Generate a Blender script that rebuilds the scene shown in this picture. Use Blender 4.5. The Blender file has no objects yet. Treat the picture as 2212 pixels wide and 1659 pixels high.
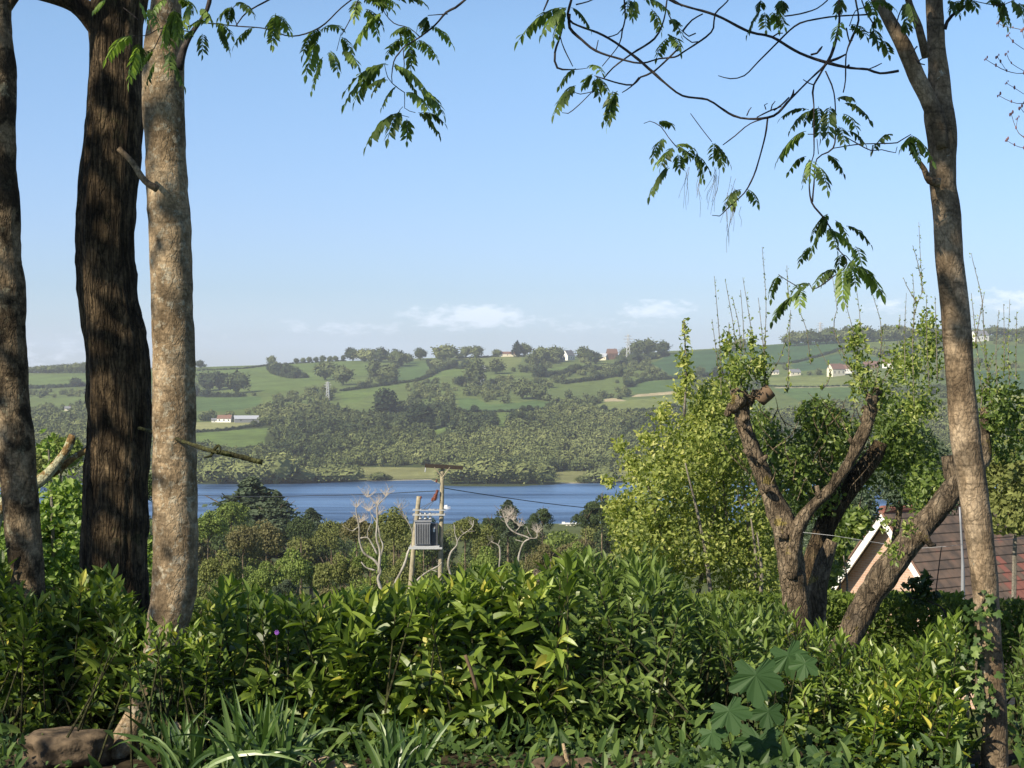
import bpy, math, random
import numpy as np
from mathutils import Vector, Matrix
random.seed(7); rng = np.random.default_rng(7)
scene = bpy.context.scene
COL = scene.collection
# ------------------------------------------------------------------ camera
F = 3857.0; CXP = 1106.0; CYP = 829.5; CZ = 1.5        # pixels of a 2212-wide picture, eye height
cam = bpy.data.cameras.new('camera'); camo = bpy.data.objects.new('camera', cam); COL.objects.link(camo)
cam.sensor_width = 36.0; cam.lens = 36.0 * F / 2212.0; cam.clip_start = 0.05; cam.clip_end = 12000
camo.location = (0, 0, CZ); camo.rotation_euler = (math.radians(90), 0, 0); scene.camera = camo
# ------------------------------------------------------------------ sun and sky
SUN_EL = math.radians(36); SUN_AZ = math.radians(226)     # clockwise from +Y
S = Vector((math.sin(SUN_AZ)*math.cos(SUN_EL), math.cos(SUN_AZ)*math.cos(SUN_EL), math.sin(SUN_EL)))
sl = bpy.data.lights.new('sun', 'SUN'); sl.energy = 5.0; sl.angle = math.radians(0.5); sl.color = (1.0, 0.89, 0.70)
so = bpy.data.objects.new('sun', sl); COL.objects.link(so); so.rotation_euler = (-S).to_track_quat('-Z', 'Y').to_euler()
so.location = (-30, -30, 40)
world = bpy.data.worlds.new('World'); scene.world = world; world.use_nodes = True
scene.view_settings.view_transform = 'Standard'; scene.view_settings.look = 'None'
scene.view_settings.gamma = 1; scene.view_settings.exposure = 0.62
def build_world():
    nt = world.node_tree; N = nt.nodes; L = nt.links; N.clear()
    out = N.new('ShaderNodeOutputWorld'); bg = N.new('ShaderNodeBackground'); bg.inputs['Strength'].default_value = 0.125
    sky = N.new('ShaderNodeTexSky'); sky.sky_type = 'NISHITA'; sky.sun_disc = False
    sky.sun_elevation = SUN_EL; sky.sun_rotation = SUN_AZ; sky.air_density = 1.0; sky.dust_density = 0.3; sky.ozone_density = 2.5; sky.altitude = 100
    tc = N.new('ShaderNodeTexCoord'); sep = N.new('ShaderNodeSeparateXYZ'); L.new(tc.outputs['Generated'], sep.inputs[0])
    def M(op, a, b=None, clamp=False):
        n = N.new('ShaderNodeMath'); n.operation = op; n.use_clamp = clamp
        for i, v in enumerate((a, b)):
            if v is None: continue
            if isinstance(v, (int, float)): n.inputs[i].default_value = v
            else: L.new(v, n.inputs[i])
        return n.outputs[0]
    az = M('ARCTAN2', sep.outputs[0], sep.outputs[1])     # radians from +Y towards +X
    el = M('ARCSINE', sep.outputs[2])
    # cloud-free blue: the photographed sky keeps its blue down to the horizon
    mul = N.new('ShaderNodeMixRGB'); mul.blend_type = 'MULTIPLY'; mul.inputs[0].default_value = 1
    ramp = N.new('ShaderNodeValToRGB'); L.new(M('MULTIPLY', el, 0.6366, True), ramp.inputs[0])
    e = ramp.color_ramp.elements
    e[0].position = 0.0; e[0].color = (0.50, 0.57, 0.80, 1); e[1].position = 1.0; e[1].color = (0.36, 0.40, 0.50, 1)
    a = e.new(0.0213); a.color = (0.52, 0.60, 0.81, 1); a = e.new(0.054); a.color = (0.58, 0.64, 0.83, 1); a = e.new(0.125); a.color = (0.66, 0.745, 0.84, 1); a = e.new(0.33); a.color = (0.42, 0.46, 0.56, 1)
    L.new(sky.outputs[0], mul.inputs[1]); L.new(ramp.outputs[0], mul.inputs[2])
    # clouds low over the hills
    cv = N.new('ShaderNodeCombineXYZ'); L.new(M('MULTIPLY', az, 30.0), cv.inputs[0]); L.new(M('MULTIPLY', el, 75.0), cv.inputs[1])
    nz = N.new('ShaderNodeTexNoise'); nz.inputs['Scale'].default_value = 3.2; nz.inputs['Detail'].default_value = 9; nz.inputs['Roughness'].default_value = 0.62
    L.new(cv.outputs[0], nz.inputs['Vector'])
    nz2 = N.new('ShaderNodeTexNoise'); nz2.inputs['Scale'].default_value = 0.28; nz2.inputs['Detail'].default_value = 5
    L.new(cv.outputs[0], nz2.inputs['Vector'])
    def puff(px, py, w, h, amp):
        a0 = math.atan((px-CXP)/F); e0 = math.atan((CYP-py)/F); 
        dx = M('DIVIDE', M('SUBTRACT', az, a0), w/F); dy = M('DIVIDE', M('SUBTRACT', el, e0), h/F)
        # flatter base: squeeze the lower half
        r2 = M('ADD', M('MULTIPLY', dx, dx), M('MULTIPLY', dy, dy))
        return M('MULTIPLY', M('MAXIMUM', M('SUBTRACT', 1.0, r2), 0.0), amp)
    tot = None
    for p in ((985, 686, 150, 36, 1.0), (1070, 680, 100, 30, .7), (1420, 668, 105, 26, 1.0), (300, 725, 260, 30, .35), (1250, 700, 260, 26, .4), (760, 712, 170, 20, .3), (1910, 664, 60, 22, .8), (2190, 655, 120, 36, .8), (100, 768, 150, 40, .45), (700, 705, 200, 22, .35)):
        q = puff(*p); tot = q if tot is None else M('ADD', tot, q)
    d = M('ADD', tot, M('MULTIPLY', M('SUBTRACT', nz.outputs[0], 0.5), 3.6))
    mask = M('MULTIPLY', M('SUBTRACT', d, 0.30), 1.1, True)
    mask = M('MULTIPLY', mask, M('MULTIPLY', tot, 3.0, True))
    mask = M('MULTIPLY', mask, 0.55)
    mixc = N.new('ShaderNodeMixRGB'); L.new(mask, mixc.inputs[0]); L.new(mul.outputs[0], mixc.inputs[1]); mixc.inputs[2].default_value = (7.0, 7.5, 8.3, 1)
    # grey-blue veil below the clouds
    veil = M('MULTIPLY', M('MAXIMUM', M('SUBTRACT', 1.0, M('MULTIPLY', M('ABSOLUTE', M('SUBTRACT', el, 0.022)), 32.0)), 0.0), M('MULTIPLY', nz2.outputs[0], 0.75))
    mv = N.new('ShaderNodeMixRGB'); L.new(veil, mv.inputs[0]); L.new(mixc.outputs[0], mv.inputs[1]); mv.inputs[2].default_value = (4.7, 5.75, 7.4, 1)
    L.new(mv.outputs[0], bg.inputs['Color']); L.new(bg.outputs[0], out.inputs[0])
build_world()
# ------------------------------------------------------------------ helpers
def P(px, py, d): return np.array(((px-CXP)/F*d, d, CZ+(CYP-py)/F*d))
def noise3(p, seed=0):
    """value noise, p (n,3) -> (n,) in 0..1"""
    p = np.asarray(p, float); i = np.floor(p).astype(np.int64); f = p-i; f = f*f*(3-2*f); r = 0
    def h(ix, iy, iz):
        n = (ix*374761393 + iy*668265263 + iz*2147483647 + seed*974634777) & 0xffffffff
        n = ((n ^ (n >> 13))*1274126177) & 0xffffffff; n = ((n ^ (n >> 16))*2246822519) & 0xffffffff
        return (n ^ (n >> 15))/4294967295.0
    for dx in (0, 1):
        for dy in (0, 1):
            for dz in (0, 1):
                w = (f[:, 0] if dx else 1-f[:, 0])*(f[:, 1] if dy else 1-f[:, 1])*(f[:, 2] if dz else 1-f[:, 2])
                r = r + w*h(i[:, 0]+dx, i[:, 1]+dy, i[:, 2]+dz)
    return r
def fbm(p, o=3, seed=0):
    p = np.asarray(p, float); a = 1; s = 0; t = 0
    for k in range(o): s = s + a*noise3(p*2**k, seed+k); t += a; a *= .5
    return s/t
def norm(v): v = np.asarray(v, float); return v/np.maximum(np.linalg.norm(v, axis=-1, keepdims=True), 1e-9)
def props(o, label=None, cat=None, group=None, kind=None):
    if label: o['label'] = label
    if cat: o['category'] = cat
    if group: o['group'] = group
    if kind: o['kind'] = kind
    return o
def empty(name, loc, label, cat, group=None):
    o = bpy.data.objects.new(name, None); COL.objects.link(o); o.location = Vector([float(c) for c in loc]); o.empty_display_size = .1
    return props(o, label, cat, group)
def mk(name, V, faces, mat, parent=None, tint=None, smooth=False, col=None, mats=None, midx=None):
    V = np.asarray(V, np.float32); me = bpy.data.meshes.new(name)
    if parent is not None:
        V = V - np.array(parent.location, np.float32)
    me.vertices.add(len(V)); me.vertices.foreach_set('co', V.ravel())
    if isinstance(faces, np.ndarray): faces = [faces]
    faces = [np.asarray(f, np.int32) for f in faces if len(f)]
    loops = np.concatenate([f.ravel() for f in faces]); tot = np.concatenate([np.full(len(f), f.shape[1], np.int32) for f in faces])
    start = np.concatenate(([0], np.cumsum(tot)[:-1])).astype(np.int32)
    me.loops.add(len(loops)); me.loops.foreach_set('vertex_index', loops)
    me.polygons.add(len(tot)); me.polygons.foreach_set('loop_start', start); me.polygons.foreach_set('loop_total', tot)
    me.polygons.foreach_set('use_smooth', np.full(len(tot), smooth))
    for m in (mats or [mat]): me.materials.append(m)
    if midx is not None: me.polygons.foreach_set('material_index', np.asarray(midx, np.int32))
    me.update(calc_edges=True)
    if tint is not None:
        a = me.attributes.new('tint', 'FLOAT', 'POINT'); a.data.foreach_set('value', np.asarray(tint, np.float32))
    if col is not None:
        a = me.attributes.new('ground_colour', 'FLOAT_COLOR', 'POINT'); a.data.foreach_set('color', np.asarray(col, np.float32).ravel())
    o = bpy.data.objects.new(name, me); COL.objects.link(o)
    if parent is not None: o.parent = parent
    return o
class Acc:
    def __init__(s): s.V = []; s.F = {}; s.T = []; s.n = 0
    def add(s, V, faces, tint=0.5):
        V = np.asarray(V, float).reshape(-1, 3)
        if isinstance(faces, np.ndarray): faces = [faces]
        for f in faces:
            f = np.asarray(f, np.int64)
            if len(f): s.F.setdefault(f.shape[1], []).append(f+s.n)
        s.V.append(V); s.T.append(np.broadcast_to(np.asarray(tint, float), (len(V),)).copy()); s.n += len(V)
    def inst(s, tmpl, R, T, tint):
        """tmpl=(V,F list); R (m,3,3) maps local->world; T (m,3)"""
        V, Fs = tmpl[:2]; m = len(T); k = len(V)
        if m == 0: return
        W = np.einsum('mij,kj->mki', R, V) + T[:, None, :]
        off = (np.arange(m)*k)[:, None, None]
        tt = np.repeat(tint, k)
        if len(tmpl) > 2: tt = np.clip(tt+np.tile(tmpl[2], m), 0, 1)
        s.add(W.reshape(-1, 3), [(np.asarray(f)[None]+off).reshape(-1, np.asarray(f).shape[1]) for f in Fs], tt)
    def build(s, name, mat, parent=None, smooth=False, **kw):
        return mk(name, np.concatenate(s.V), [np.concatenate(v) for v in s.F.values()], mat, parent, np.concatenate(s.T), smooth, **kw)
def frames(ydir, nrm, scale):
    """columns: x (side), y (axis), z (normal)"""
    y = norm(ydir); z = norm(nrm - (nrm*y).sum(-1, keepdims=True)*y); x = np.cross(y, z)
    R = np.stack((x, y, z), axis=-1); sc = np.asarray(scale, float)
    if sc.ndim == 1: sc = np.repeat(sc[:, None], 3, 1)
    return R*sc[:, None, :]
def rdir(n): return norm(rng.normal(size=(n, 3)))
def spline(pts, step):
    pts = np.asarray(pts, float); n = len(pts)
    if n == 2: pts = np.array([pts[0], (pts[0]+pts[1])/2, pts[1]]); n = 3
    ext = np.vstack((2*pts[0]-pts[1], pts, 2*pts[-1]-pts[-2])); out = []
    for i in range(n-1):
        p0, p1, p2, p3 = ext[i:i+4]; L = np.linalg.norm((p2-p1)[:3]); k = max(1, int(math.ceil(L/step)))
        for j in range(k):
            t = j/k
            out.append(.5*((2*p1)+(-p0+p2)*t+(2*p0-5*p1+4*p2-p3)*t*t+(-p0+3*p1-3*p2+p3)*t**3))
    out.append(pts[-1]); return np.array(out)
def tube(acc, pts, rad, seg=8, step=.05, rough=0.0, rscale=8., seed=0, tint=.5, cap=True, ridge=0.0, nridge=14):
    """pts (n,3), rad (n,) -> bark-like tube"""
    q = spline(np.column_stack((pts, rad)), step); C = q[:, :3]; r = np.maximum(q[:, 3], 1e-4)
    t = norm(np.gradient(C, axis=0)); ref = np.array((0.13, -1., .07)) if abs(t[:, 1]).mean() < .8 else np.array((1., 0, 0))
    a = norm(np.cross(t, ref)); b = np.cross(t, a)
    ang = np.linspace(0, 2*np.pi, seg, endpoint=False)
    rr = r[:, None]*np.ones(seg)
    d = a[:, None, :]*np.cos(ang)[None, :, None]+b[:, None, :]*np.sin(ang)[None, :, None]
    if rough > 0:
        p = (C[:, None, :]+d*r[:, None, None]).reshape(-1, 3)
        n1 = fbm(p*rscale, 3, seed)-.5; n2 = fbm(p*rscale*.3, 2, seed+9)-.5
        n3 = noise3(p*rscale*3.7, seed+21)-.5
        rr = rr*(1+rough*(n1+n2*1.2+n3*.45).reshape(rr.shape))
    if ridge > 0:
        zz = np.cumsum(np.r_[0, np.linalg.norm(np.diff(C, axis=0), axis=1)])
        wv = noise3(np.column_stack((np.tile(np.cos(ang)*nridge/3., len(C)), np.tile(np.sin(ang)*nridge/3., len(C)), np.repeat(zz*3.5, seg))), seed+3)
        rr = rr*(1-ridge*np.abs(wv.reshape(rr.shape)*2-1)**.7)
    V = C[:, None, :]+d*rr[:, :, None]; n = len(C)
    i = np.arange(n-1)[:, None]*seg; j = np.arange(seg)[None]; j2 = (j+1) % seg
    Fq = np.stack((i+j, i+j2, i+seg+j2, i+seg+j), -1).reshape(-1, 4); fs = [Fq]; V = V.reshape(-1, 3)
    if cap:
        V = np.vstack((V, C[0], C[-1])); c0 = n*seg; jj = np.arange(seg)
        fs.append(np.vstack((np.column_stack((np.full(seg, c0), (jj+1) % seg, jj)), np.column_stack((np.full(seg, c0+1), (n-1)*seg+jj, (n-1)*seg+(jj+1) % seg)))))
    acc.add(V, fs, tint)
def tubepx(acc, pl, d, **kw):
    """pl: list of (px,py,rpx[,depth])"""
    pts = [P(p[0], p[1], p[3] if len(p) > 3 else d) for p in pl]; rad = [p[2]/F*(p[3] if len(p) > 3 else d) for p in pl]
    tube(acc, np.array(pts), np.array(rad), **kw)
# ------------------------------------------------------------------ materials
def newmat(name):
    m = bpy.data.materials.new(name); m.use_nodes = True; nt = m.node_tree; b = nt.nodes['Principled BSDF']; return m, nt, b
def leafmat(name, cols, rough=.5, transl=.3, spec=.4, nscale=0, back=None):
    """cols: list of (pos, rgb) over the per-leaf tint"""
    m, nt, b = newmat(name); N = nt.nodes; L = nt.links
    at = N.new('ShaderNodeAttribute'); at.attribute_name = 'tint'
    rp = N.new('ShaderNodeValToRGB'); e = rp.color_ramp.elements
    e[0].position = cols[0][0]; e[0].color = (*cols[0][1], 1); e[1].position = cols[-1][0]; e[1].color = (*cols[-1][1], 1)
    for p, c in cols[1:-1]: x = e.new(p); x.color = (*c, 1)
    src = at.outputs['Fac']
    if nscale:
        tc = N.new('ShaderNodeTexCoord'); nz = N.new('ShaderNodeTexNoise'); nz.inputs['Scale'].default_value = nscale; nz.inputs['Detail'].default_value = 4
        L.new(tc.outputs['Object'], nz.inputs['Vector'])
        mm = N.new('ShaderNodeMath'); mm.operation = 'MULTIPLY_ADD'; L.new(nz.outputs[0], mm.inputs[0]); mm.inputs[1].default_value = .5; mm.inputs[2].default_value = -.25
        ad = N.new('ShaderNodeMath'); ad.operation = 'ADD'; L.new(src, ad.inputs[0]); L.new(mm.outputs[0], ad.inputs[1]); src = ad.outputs[0]
    L.new(src, rp.inputs[0]); L.new(rp.outputs[0], b.inputs['Base Color'])
    b.inputs['Roughness'].default_value = rough; b.inputs['Specular IOR Level'].default_value = spec
    if transl > 0:
        tr = N.new('ShaderNodeBsdfTranslucent'); mx = N.new('ShaderNodeMixShader'); mx.inputs[0].default_value = transl
        br = N.new('ShaderNodeMixRGB'); br.blend_type = 'MULTIPLY'; br.inputs[0].default_value = 1; br.inputs[2].default_value = (1.6, 1.7, .7, 1)
        L.new(rp.outputs[0], br.inputs[1]); L.new(br.outputs[0], tr.inputs[0])
        L.new(b.outputs[0], mx.inputs[1]); L.new(tr.outputs[0], mx.inputs[2]); L.new(mx.outputs[0], nt.nodes['Material Output'].inputs[0])
    return m
def barkmat(name, c1, c2, c3, stretch=(1, 1, .25), scale=14, lich=None, lich_amt=.55, lscale=9, rough=.9, bump=.5, band=0, blotch=0, crack=.35, crack_scale=38, crack_stretch=.5):
    m, nt, b = newmat(name); N = nt.nodes; L = nt.links
    tc = N.new('ShaderNodeTexCoord'); mp = N.new('ShaderNodeMapping'); mp.inputs['Scale'].default_value = stretch; L.new(tc.outputs['Object'], mp.inputs[0])
    n1 = N.new('ShaderNodeTexNoise'); n1.inputs['Scale'].default_value = scale; n1.inputs['Detail'].default_value = 8; n1.inputs['Roughness'].default_value = .65; L.new(mp.outputs[0], n1.inputs['Vector'])
    rp = N.new('ShaderNodeValToRGB'); e = rp.color_ramp.elements; e[0].position = .32; e[0].color = (*c1, 1); e[1].position = .7; e[1].color = (*c3, 1); x = e.new(.5); x.color = (*c2, 1)
    L.new(n1.outputs[0], rp.inputs[0]); colr = rp.outputs[0]
    if lich:
        n2 = N.new('ShaderNodeTexNoise'); n2.inputs['Scale'].default_value = lscale; n2.inputs['Detail'].default_value = 6; n2.inputs['Roughness'].default_value = .7; L.new(tc.outputs['Object'], n2.inputs['Vector'])
        r2 = N.new('ShaderNodeValToRGB'); r2.color_ramp.elements[0].position = lich_amt; r2.color_ramp.elements[1].position = lich_amt+.025; L.new(n2.outputs[0], r2.inputs[0])
        mx = N.new('ShaderNodeMixRGB'); L.new(r2.outputs[0], mx.inputs[0]); L.new(colr, mx.inputs[1]); mx.inputs[2].default_value = (*lich, 1); colr = mx.outputs[0]
    vo = N.new('ShaderNodeTexVoronoi'); vo.feature = 'DISTANCE_TO_EDGE'; vo.inputs['Scale'].default_value = crack_scale
    mpv = N.new('ShaderNodeMapping'); mpv.inputs['Scale'].default_value = (1, 1, crack_stretch); L.new(tc.outputs['Object'], mpv.inputs[0])
    nd = N.new('ShaderNodeTexNoise'); nd.inputs['Scale'].default_value = 14; nd.inputs['Detail'].default_value = 4; L.new(mpv.outputs[0], nd.inputs['Vector'])
    va = N.new('ShaderNodeVectorMath'); va.operation = 'MULTIPLY_ADD'; L.new(nd.outputs['Color'], va.inputs[0]); va.inputs[1].default_value = (.12, .12, .12); L.new(mpv.outputs[0], va.inputs[2]); L.new(va.outputs[0], vo.inputs['Vector'])
    rv = N.new('ShaderNodeValToRGB'); ev = rv.color_ramp.elements; ev[0].position = 0; ev[0].color = (1-crack, 1-crack, 1-crack, 1); ev[1].position = .16; ev[1].color = (1, 1, 1, 1); L.new(vo.outputs['Distance'], rv.inputs[0])
    mx = N.new('ShaderNodeMixRGB'); mx.blend_type = 'MULTIPLY'; mx.inputs[0].default_value = 1; L.new(colr, mx.inputs[1]); L.new(rv.outputs[0], mx.inputs[2]); colr = mx.outputs[0]
    nf = N.new('ShaderNodeTexNoise'); nf.inputs['Scale'].default_value = 75; nf.inputs['Detail'].default_value = 5; nf.inputs['Roughness'].default_value = .7; L.new(tc.outputs['Object'], nf.inputs['Vector'])
    rf = N.new('ShaderNodeMapRange'); rf.inputs[1].default_value = .3; rf.inputs[2].default_value = .7; rf.inputs[3].default_value = .55; rf.inputs[4].default_value = 1.4; L.new(nf.outputs[0], rf.inputs[0])
    vm = N.new('ShaderNodeVectorMath'); vm.operation = 'SCALE'; L.new(colr, vm.inputs[0]); L.new(rf.outputs[0], vm.inputs['Scale']); colr = vm.outputs[0]
    hm = N.new('ShaderNodeMath'); hm.operation = 'MULTIPLY_ADD'; L.new(rv.outputs[0], hm.inputs[0]); hm.inputs[1].default_value = .5; L.new(n1.outputs[0], hm.inputs[2])
    hm2 = N.new('ShaderNodeMath'); hm2.operation = 'MULTIPLY_ADD'; L.new(nf.outputs[0], hm2.inputs[0]); hm2.inputs[1].default_value = .35; L.new(hm.outputs[0], hm2.inputs[2])
    hgt = hm2.outputs[0]
    if blotch:
        n4 = N.new('ShaderNodeTexNoise'); n4.inputs['Scale'].default_value = 5.5; n4.inputs['Detail'].default_value = 7; n4.inputs['Roughness'].default_value = .62; L.new(tc.outputs['Object'], n4.inputs['Vector'])
        r4 = N.new('ShaderNodeValToRGB'); e4 = r4.color_ramp.elements; e4[0].position = .45; e4[0].color = (1-blotch, 1-blotch, 1-blotch, 1); e4[1].position = .54; e4[1].color = (1, 1, 1, 1); L.new(n4.outputs[0], r4.inputs[0])
        mx = N.new('ShaderNodeMixRGB'); mx.blend_type = 'MULTIPLY'; mx.inputs[0].default_value = 1; L.new(colr, mx.inputs[1]); L.new(r4.outputs[0], mx.inputs[2]); colr = mx.outputs[0]
    if band:
        mp2 = N.new('ShaderNodeMapping'); mp2.inputs['Scale'].default_value = (1, 1, 7); L.new(tc.outputs['Object'], mp2.inputs[0])
        n3 = N.new('ShaderNodeTexNoise'); n3.inputs['Scale'].default_value = 9; n3.inputs['Detail'].default_value = 4; L.new(mp2.outputs[0], n3.inputs['Vector'])
        r3 = N.new('ShaderNodeValToRGB'); r3.color_ramp.elements[0].position = .55; r3.color_ramp.elements[0].color = (1, 1, 1, 1); r3.color_ramp.elements[1].position = .68; r3.color_ramp.elements[1].color = (1-band, 1-band, 1-band, 1); L.new(n3.outputs[0], r3.inputs[0])
        mx = N.new('ShaderNodeMixRGB'); mx.blend_type = 'MULTIPLY'; mx.inputs[0].default_value = 1; L.new(colr, mx.inputs[1]); L.new(r3.outputs[0], mx.inputs[2]); colr = mx.outputs[0]
    L.new(colr, b.inputs['Base Color']); b.inputs['Roughness'].default_value = rough; b.inputs['Specular IOR Level'].default_value = .2
    bp = N.new('ShaderNodeBump'); bp.inputs['Strength'].default_value = bump; bp.inputs['Distance'].default_value = .03 if bump < .9 else .06; L.new(hgt, bp.inputs['Height']); L.new(bp.outputs[0], b.inputs['Normal'])
    return m
def plain(name, c, rough=.7, metal=0, var=.15, scale=20, spec=.4):
    m, nt, b = newmat(name); N = nt.nodes; L = nt.links
    tc = N.new('ShaderNodeTexCoord'); nz = N.new('ShaderNodeTexNoise'); nz.inputs['Scale'].default_value = scale; nz.inputs['Detail'].default_value = 5; L.new(tc.outputs['Object'], nz.inputs['Vector'])
    rp = N.new('ShaderNodeValToRGB'); e = rp.color_ramp.elements; e[0].position = .3; e[1].position = .7
    e[0].color = (*[max(0, k*(1-var)) for k in c], 1); e[1].color = (*[min(1, k*(1+var)) for k in c], 1)
    L.new(nz.outputs[0], rp.inputs[0]); L.new(rp.outputs[0], b.inputs['Base Color']); b.inputs['Roughness'].default_value = rough; b.inputs['Metallic'].default_value = metal; b.inputs['Specular IOR Level'].default_value = spec
    if rough > .82: bp = N.new('ShaderNodeBump'); bp.inputs['Strength'].default_value = .7; bp.inputs['Distance'].default_value = .03; L.new(nz.outputs[0], bp.inputs['Height']); L.new(bp.outputs[0], b.inputs['Normal'])
    return m
M = {}
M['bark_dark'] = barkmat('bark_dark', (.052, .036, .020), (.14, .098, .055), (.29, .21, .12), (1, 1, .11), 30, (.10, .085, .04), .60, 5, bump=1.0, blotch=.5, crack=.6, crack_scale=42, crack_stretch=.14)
M['bark_pale'] = barkmat('bark_pale', (.18, .125, .070), (.33, .24, .145), (.46, .355, .23), (1, 1, .5), 11, (.42, .36, .26), .55, 34, bump=.5, band=.35, blotch=.42, crack=.25)
M['bark_left'] = barkmat('bark_left', (.09, .065, .038), (.24, .175, .105), (.37, .29, .185), (1, 1, .4), 10, (.36, .31, .20), .60, 14, bump=.6, band=.3, blotch=.8)
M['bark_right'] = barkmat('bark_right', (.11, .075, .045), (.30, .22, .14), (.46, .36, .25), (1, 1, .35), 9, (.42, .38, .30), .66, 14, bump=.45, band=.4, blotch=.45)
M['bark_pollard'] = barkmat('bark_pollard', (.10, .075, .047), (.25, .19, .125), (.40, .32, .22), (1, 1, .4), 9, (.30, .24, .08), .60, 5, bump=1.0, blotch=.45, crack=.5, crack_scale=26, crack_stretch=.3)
M['bark_lichen'] = barkmat('bark_lichen', (.10, .07, .04), (.24, .15, .06), (.33, .26, .12), (1, 1, .8), 12, (.42, .41, .26), .50, 14, bump=.7)
M['twig'] = barkmat('twig', (.02, .018, .02), (.05, .042, .04), (.09, .075, .065), (1, 1, 1), 30, bump=.3)
M['moss_twig'] = barkmat('moss_twig', (.02, .018, .012), (.05, .05, .02), (.12, .13, .05), (1, 1, 1), 20, bump=.6)
M['shoot'] = barkmat('shoot', (.10, .09, .075), (.20, .18, .145), (.30, .27, .22), (1, 1, 1), 20, bump=.3)
M['dead_wood'] = barkmat('dead_wood', (.16, .14, .11), (.38, .35, .30), (.60, .57, .50), (1, 1, .3), 3, bump=.4)
M['cut_wood'] = plain('cut_wood', (.13, .085, .05), .8, var=.3)
M['rowan'] = leafmat('rowan_leaf', [(0, (.034, .060, .016)), (.5, (.11, .165, .042)), (.8, (.20, .285, .07)), (1, (.31, .42, .11))], .45, .42, .4)
M['crown_leaf'] = leafmat('crown_leaf', [(0, (.03, .06, .012)), (1, (.08, .14, .03))], .6, .2)
M['laurel'] = leafmat('laurel_leaf', [(0, (.024, .045, .009)), (.35, (.080, .130, .020)), (.65, (.165, .235, .036)), (.88, (.27, .35, .065)), (1, (.46, .43, .08))], .40, .30, .42, 5)
M['laurel_deep'] = leafmat('laurel_deep_leaf', [(0, (.022, .044, .010)), (.5, (.075, .120, .024)), (1, (.17, .24, .055))], .42, .28, .42, 5)
M['variegated'] = leafmat('variegated_leaf', [(0, (.035, .075, .008)), (.5, (.12, .19, .018)), (.8, (.28, .32, .035)), (1, (.55, .50, .09))], .35, .25, .5, 25)
M['pollard_leaf'] = leafmat('pollard_leaf', [(0, (.035, .062, .015)), (.5, (.11, .165, .034)), (.85, (.23, .29, .065)), (1, (.36, .39, .12))], .45, .32, .4)
M['willow'] = leafmat('willow_leaf', [(0, (.07, .10, .025)), (.5, (.19, .235, .055)), (.85, (.34, .38, .10)), (1, (.50, .50, .17))], .5, .38, .35)
M['ivy'] = leafmat('ivy_leaf', [(0, (.02, .045, .012)), (.6, (.065, .115, .028)), (1, (.17, .24, .06))], .5, .25, .3)
M['sycamore'] = leafmat('sycamore_leaf', [(0, (.030, .068, .020)), (1, (.052, .108, .032))], .6, .2, .25, 12)
M['strap'] = leafmat('strap_leaf', [(0, (.025, .055, .014)), (.6, (.07, .13, .03)), (1, (.22, .30, .12))], .35, .2, .5)
M['holly'] = leafmat('bright_bush_leaf', [(0, (.03, .07, .01)), (.5, (.11, .19, .025)), (1, (.30, .38, .10))], .45, .3, .4)
M['clipped'] = leafmat('clipped_hedge_leaf', [(0, (.035, .06, .012)), (.6, (.10, .15, .022)), (1, (.20, .25, .045))], .55, .3, .3)
M['bluegreen'] = leafmat('bluegreen_leaf', [(0, (.03, .05, .03)), (.6, (.075, .11, .065)), (1, (.17, .21, .14))], .6, .25, .3)
def tree_mats():
    for k, a, b in (('mid_dark', (.024, .044, .017), (.095, .13, .048)), ('mid_olive', (.07, .088, .025), (.23, .25, .078)), ('mid_green', (.075, .115, .025), (.23, .295, .075)),
                    ('mid_brown', (.075, .072, .030), (.215, .20, .09)), ('mid_grey', (.09, .075, .055), (.24, .20, .16)), ('mid_pine', (.026, .048, .030), (.12, .155, .090)), ('mid_bright', (.08, .11, .02), (.25, .30, .06))):
        M[k] = leafmat(k, [(0, a), (1, b)], .7, .22, .2)
tree_mats()
M['far'] = leafmat('far_foliage', [(0, (.020, .034, .018)), (.25, (.058, .080, .034)), (.55, (.125, .150, .056)), (.8, (.19, .215, .085)), (1, (.27, .29, .12))], .85, 0, .1)
M['soil'] = plain('garden_soil', (.06, .045, .03), .95, var=.5, scale=12)
M['rock'] = plain('brown_rock', (.10, .072, .045), .95, var=.75, scale=16)
M['stone'] = plain('pale_stone', (.38, .28, .17), .9, var=.3, scale=30)
M['pole'] = plain('pole_wood', (.31, .27, .185), .85, var=.25, scale=6)
M['arm'] = plain('dark_arm', (.03, .022, .016), .8, var=.3)
M['metal'] = plain('grey_metal', (.27, .28, .30), .5, .2, var=.12, scale=4)
M['darkmetal'] = plain('dark_metal', (.06, .065, .075), .5, .1)
M['galv'] = plain('galvanised_steel', (.50, .51, .52), .45, .2)
M['ceramic'] = plain('brown_ceramic', (.16, .045, .025), .35)
M['wire'] = plain('wire', (.03, .03, .035), .5)
M['white_paint'] = plain('white_paint', (.80, .79, .75), .5, var=.03)
M['cream'] = plain('cream_render', (.72, .66, .52), .85, var=.06)
M['redroof'] = plain('red_roof', (.20, .115, .085), .85, var=.2)
M['greyroof'] = plain('grey_roof', (.20, .21, .23), .8, var=.15)
M['barn'] = plain('barn_roof', (.42, .45, .50), .6, var=.1)
M['darkpane'] = plain('window_dark', (.05, .055, .06), .2)
M['bud'] = plain('pink_bud', (.20, .10, .10), .7, var=.3)
M['flower'] = plain('purple_petal', (.32, .10, .50), .6)
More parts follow.
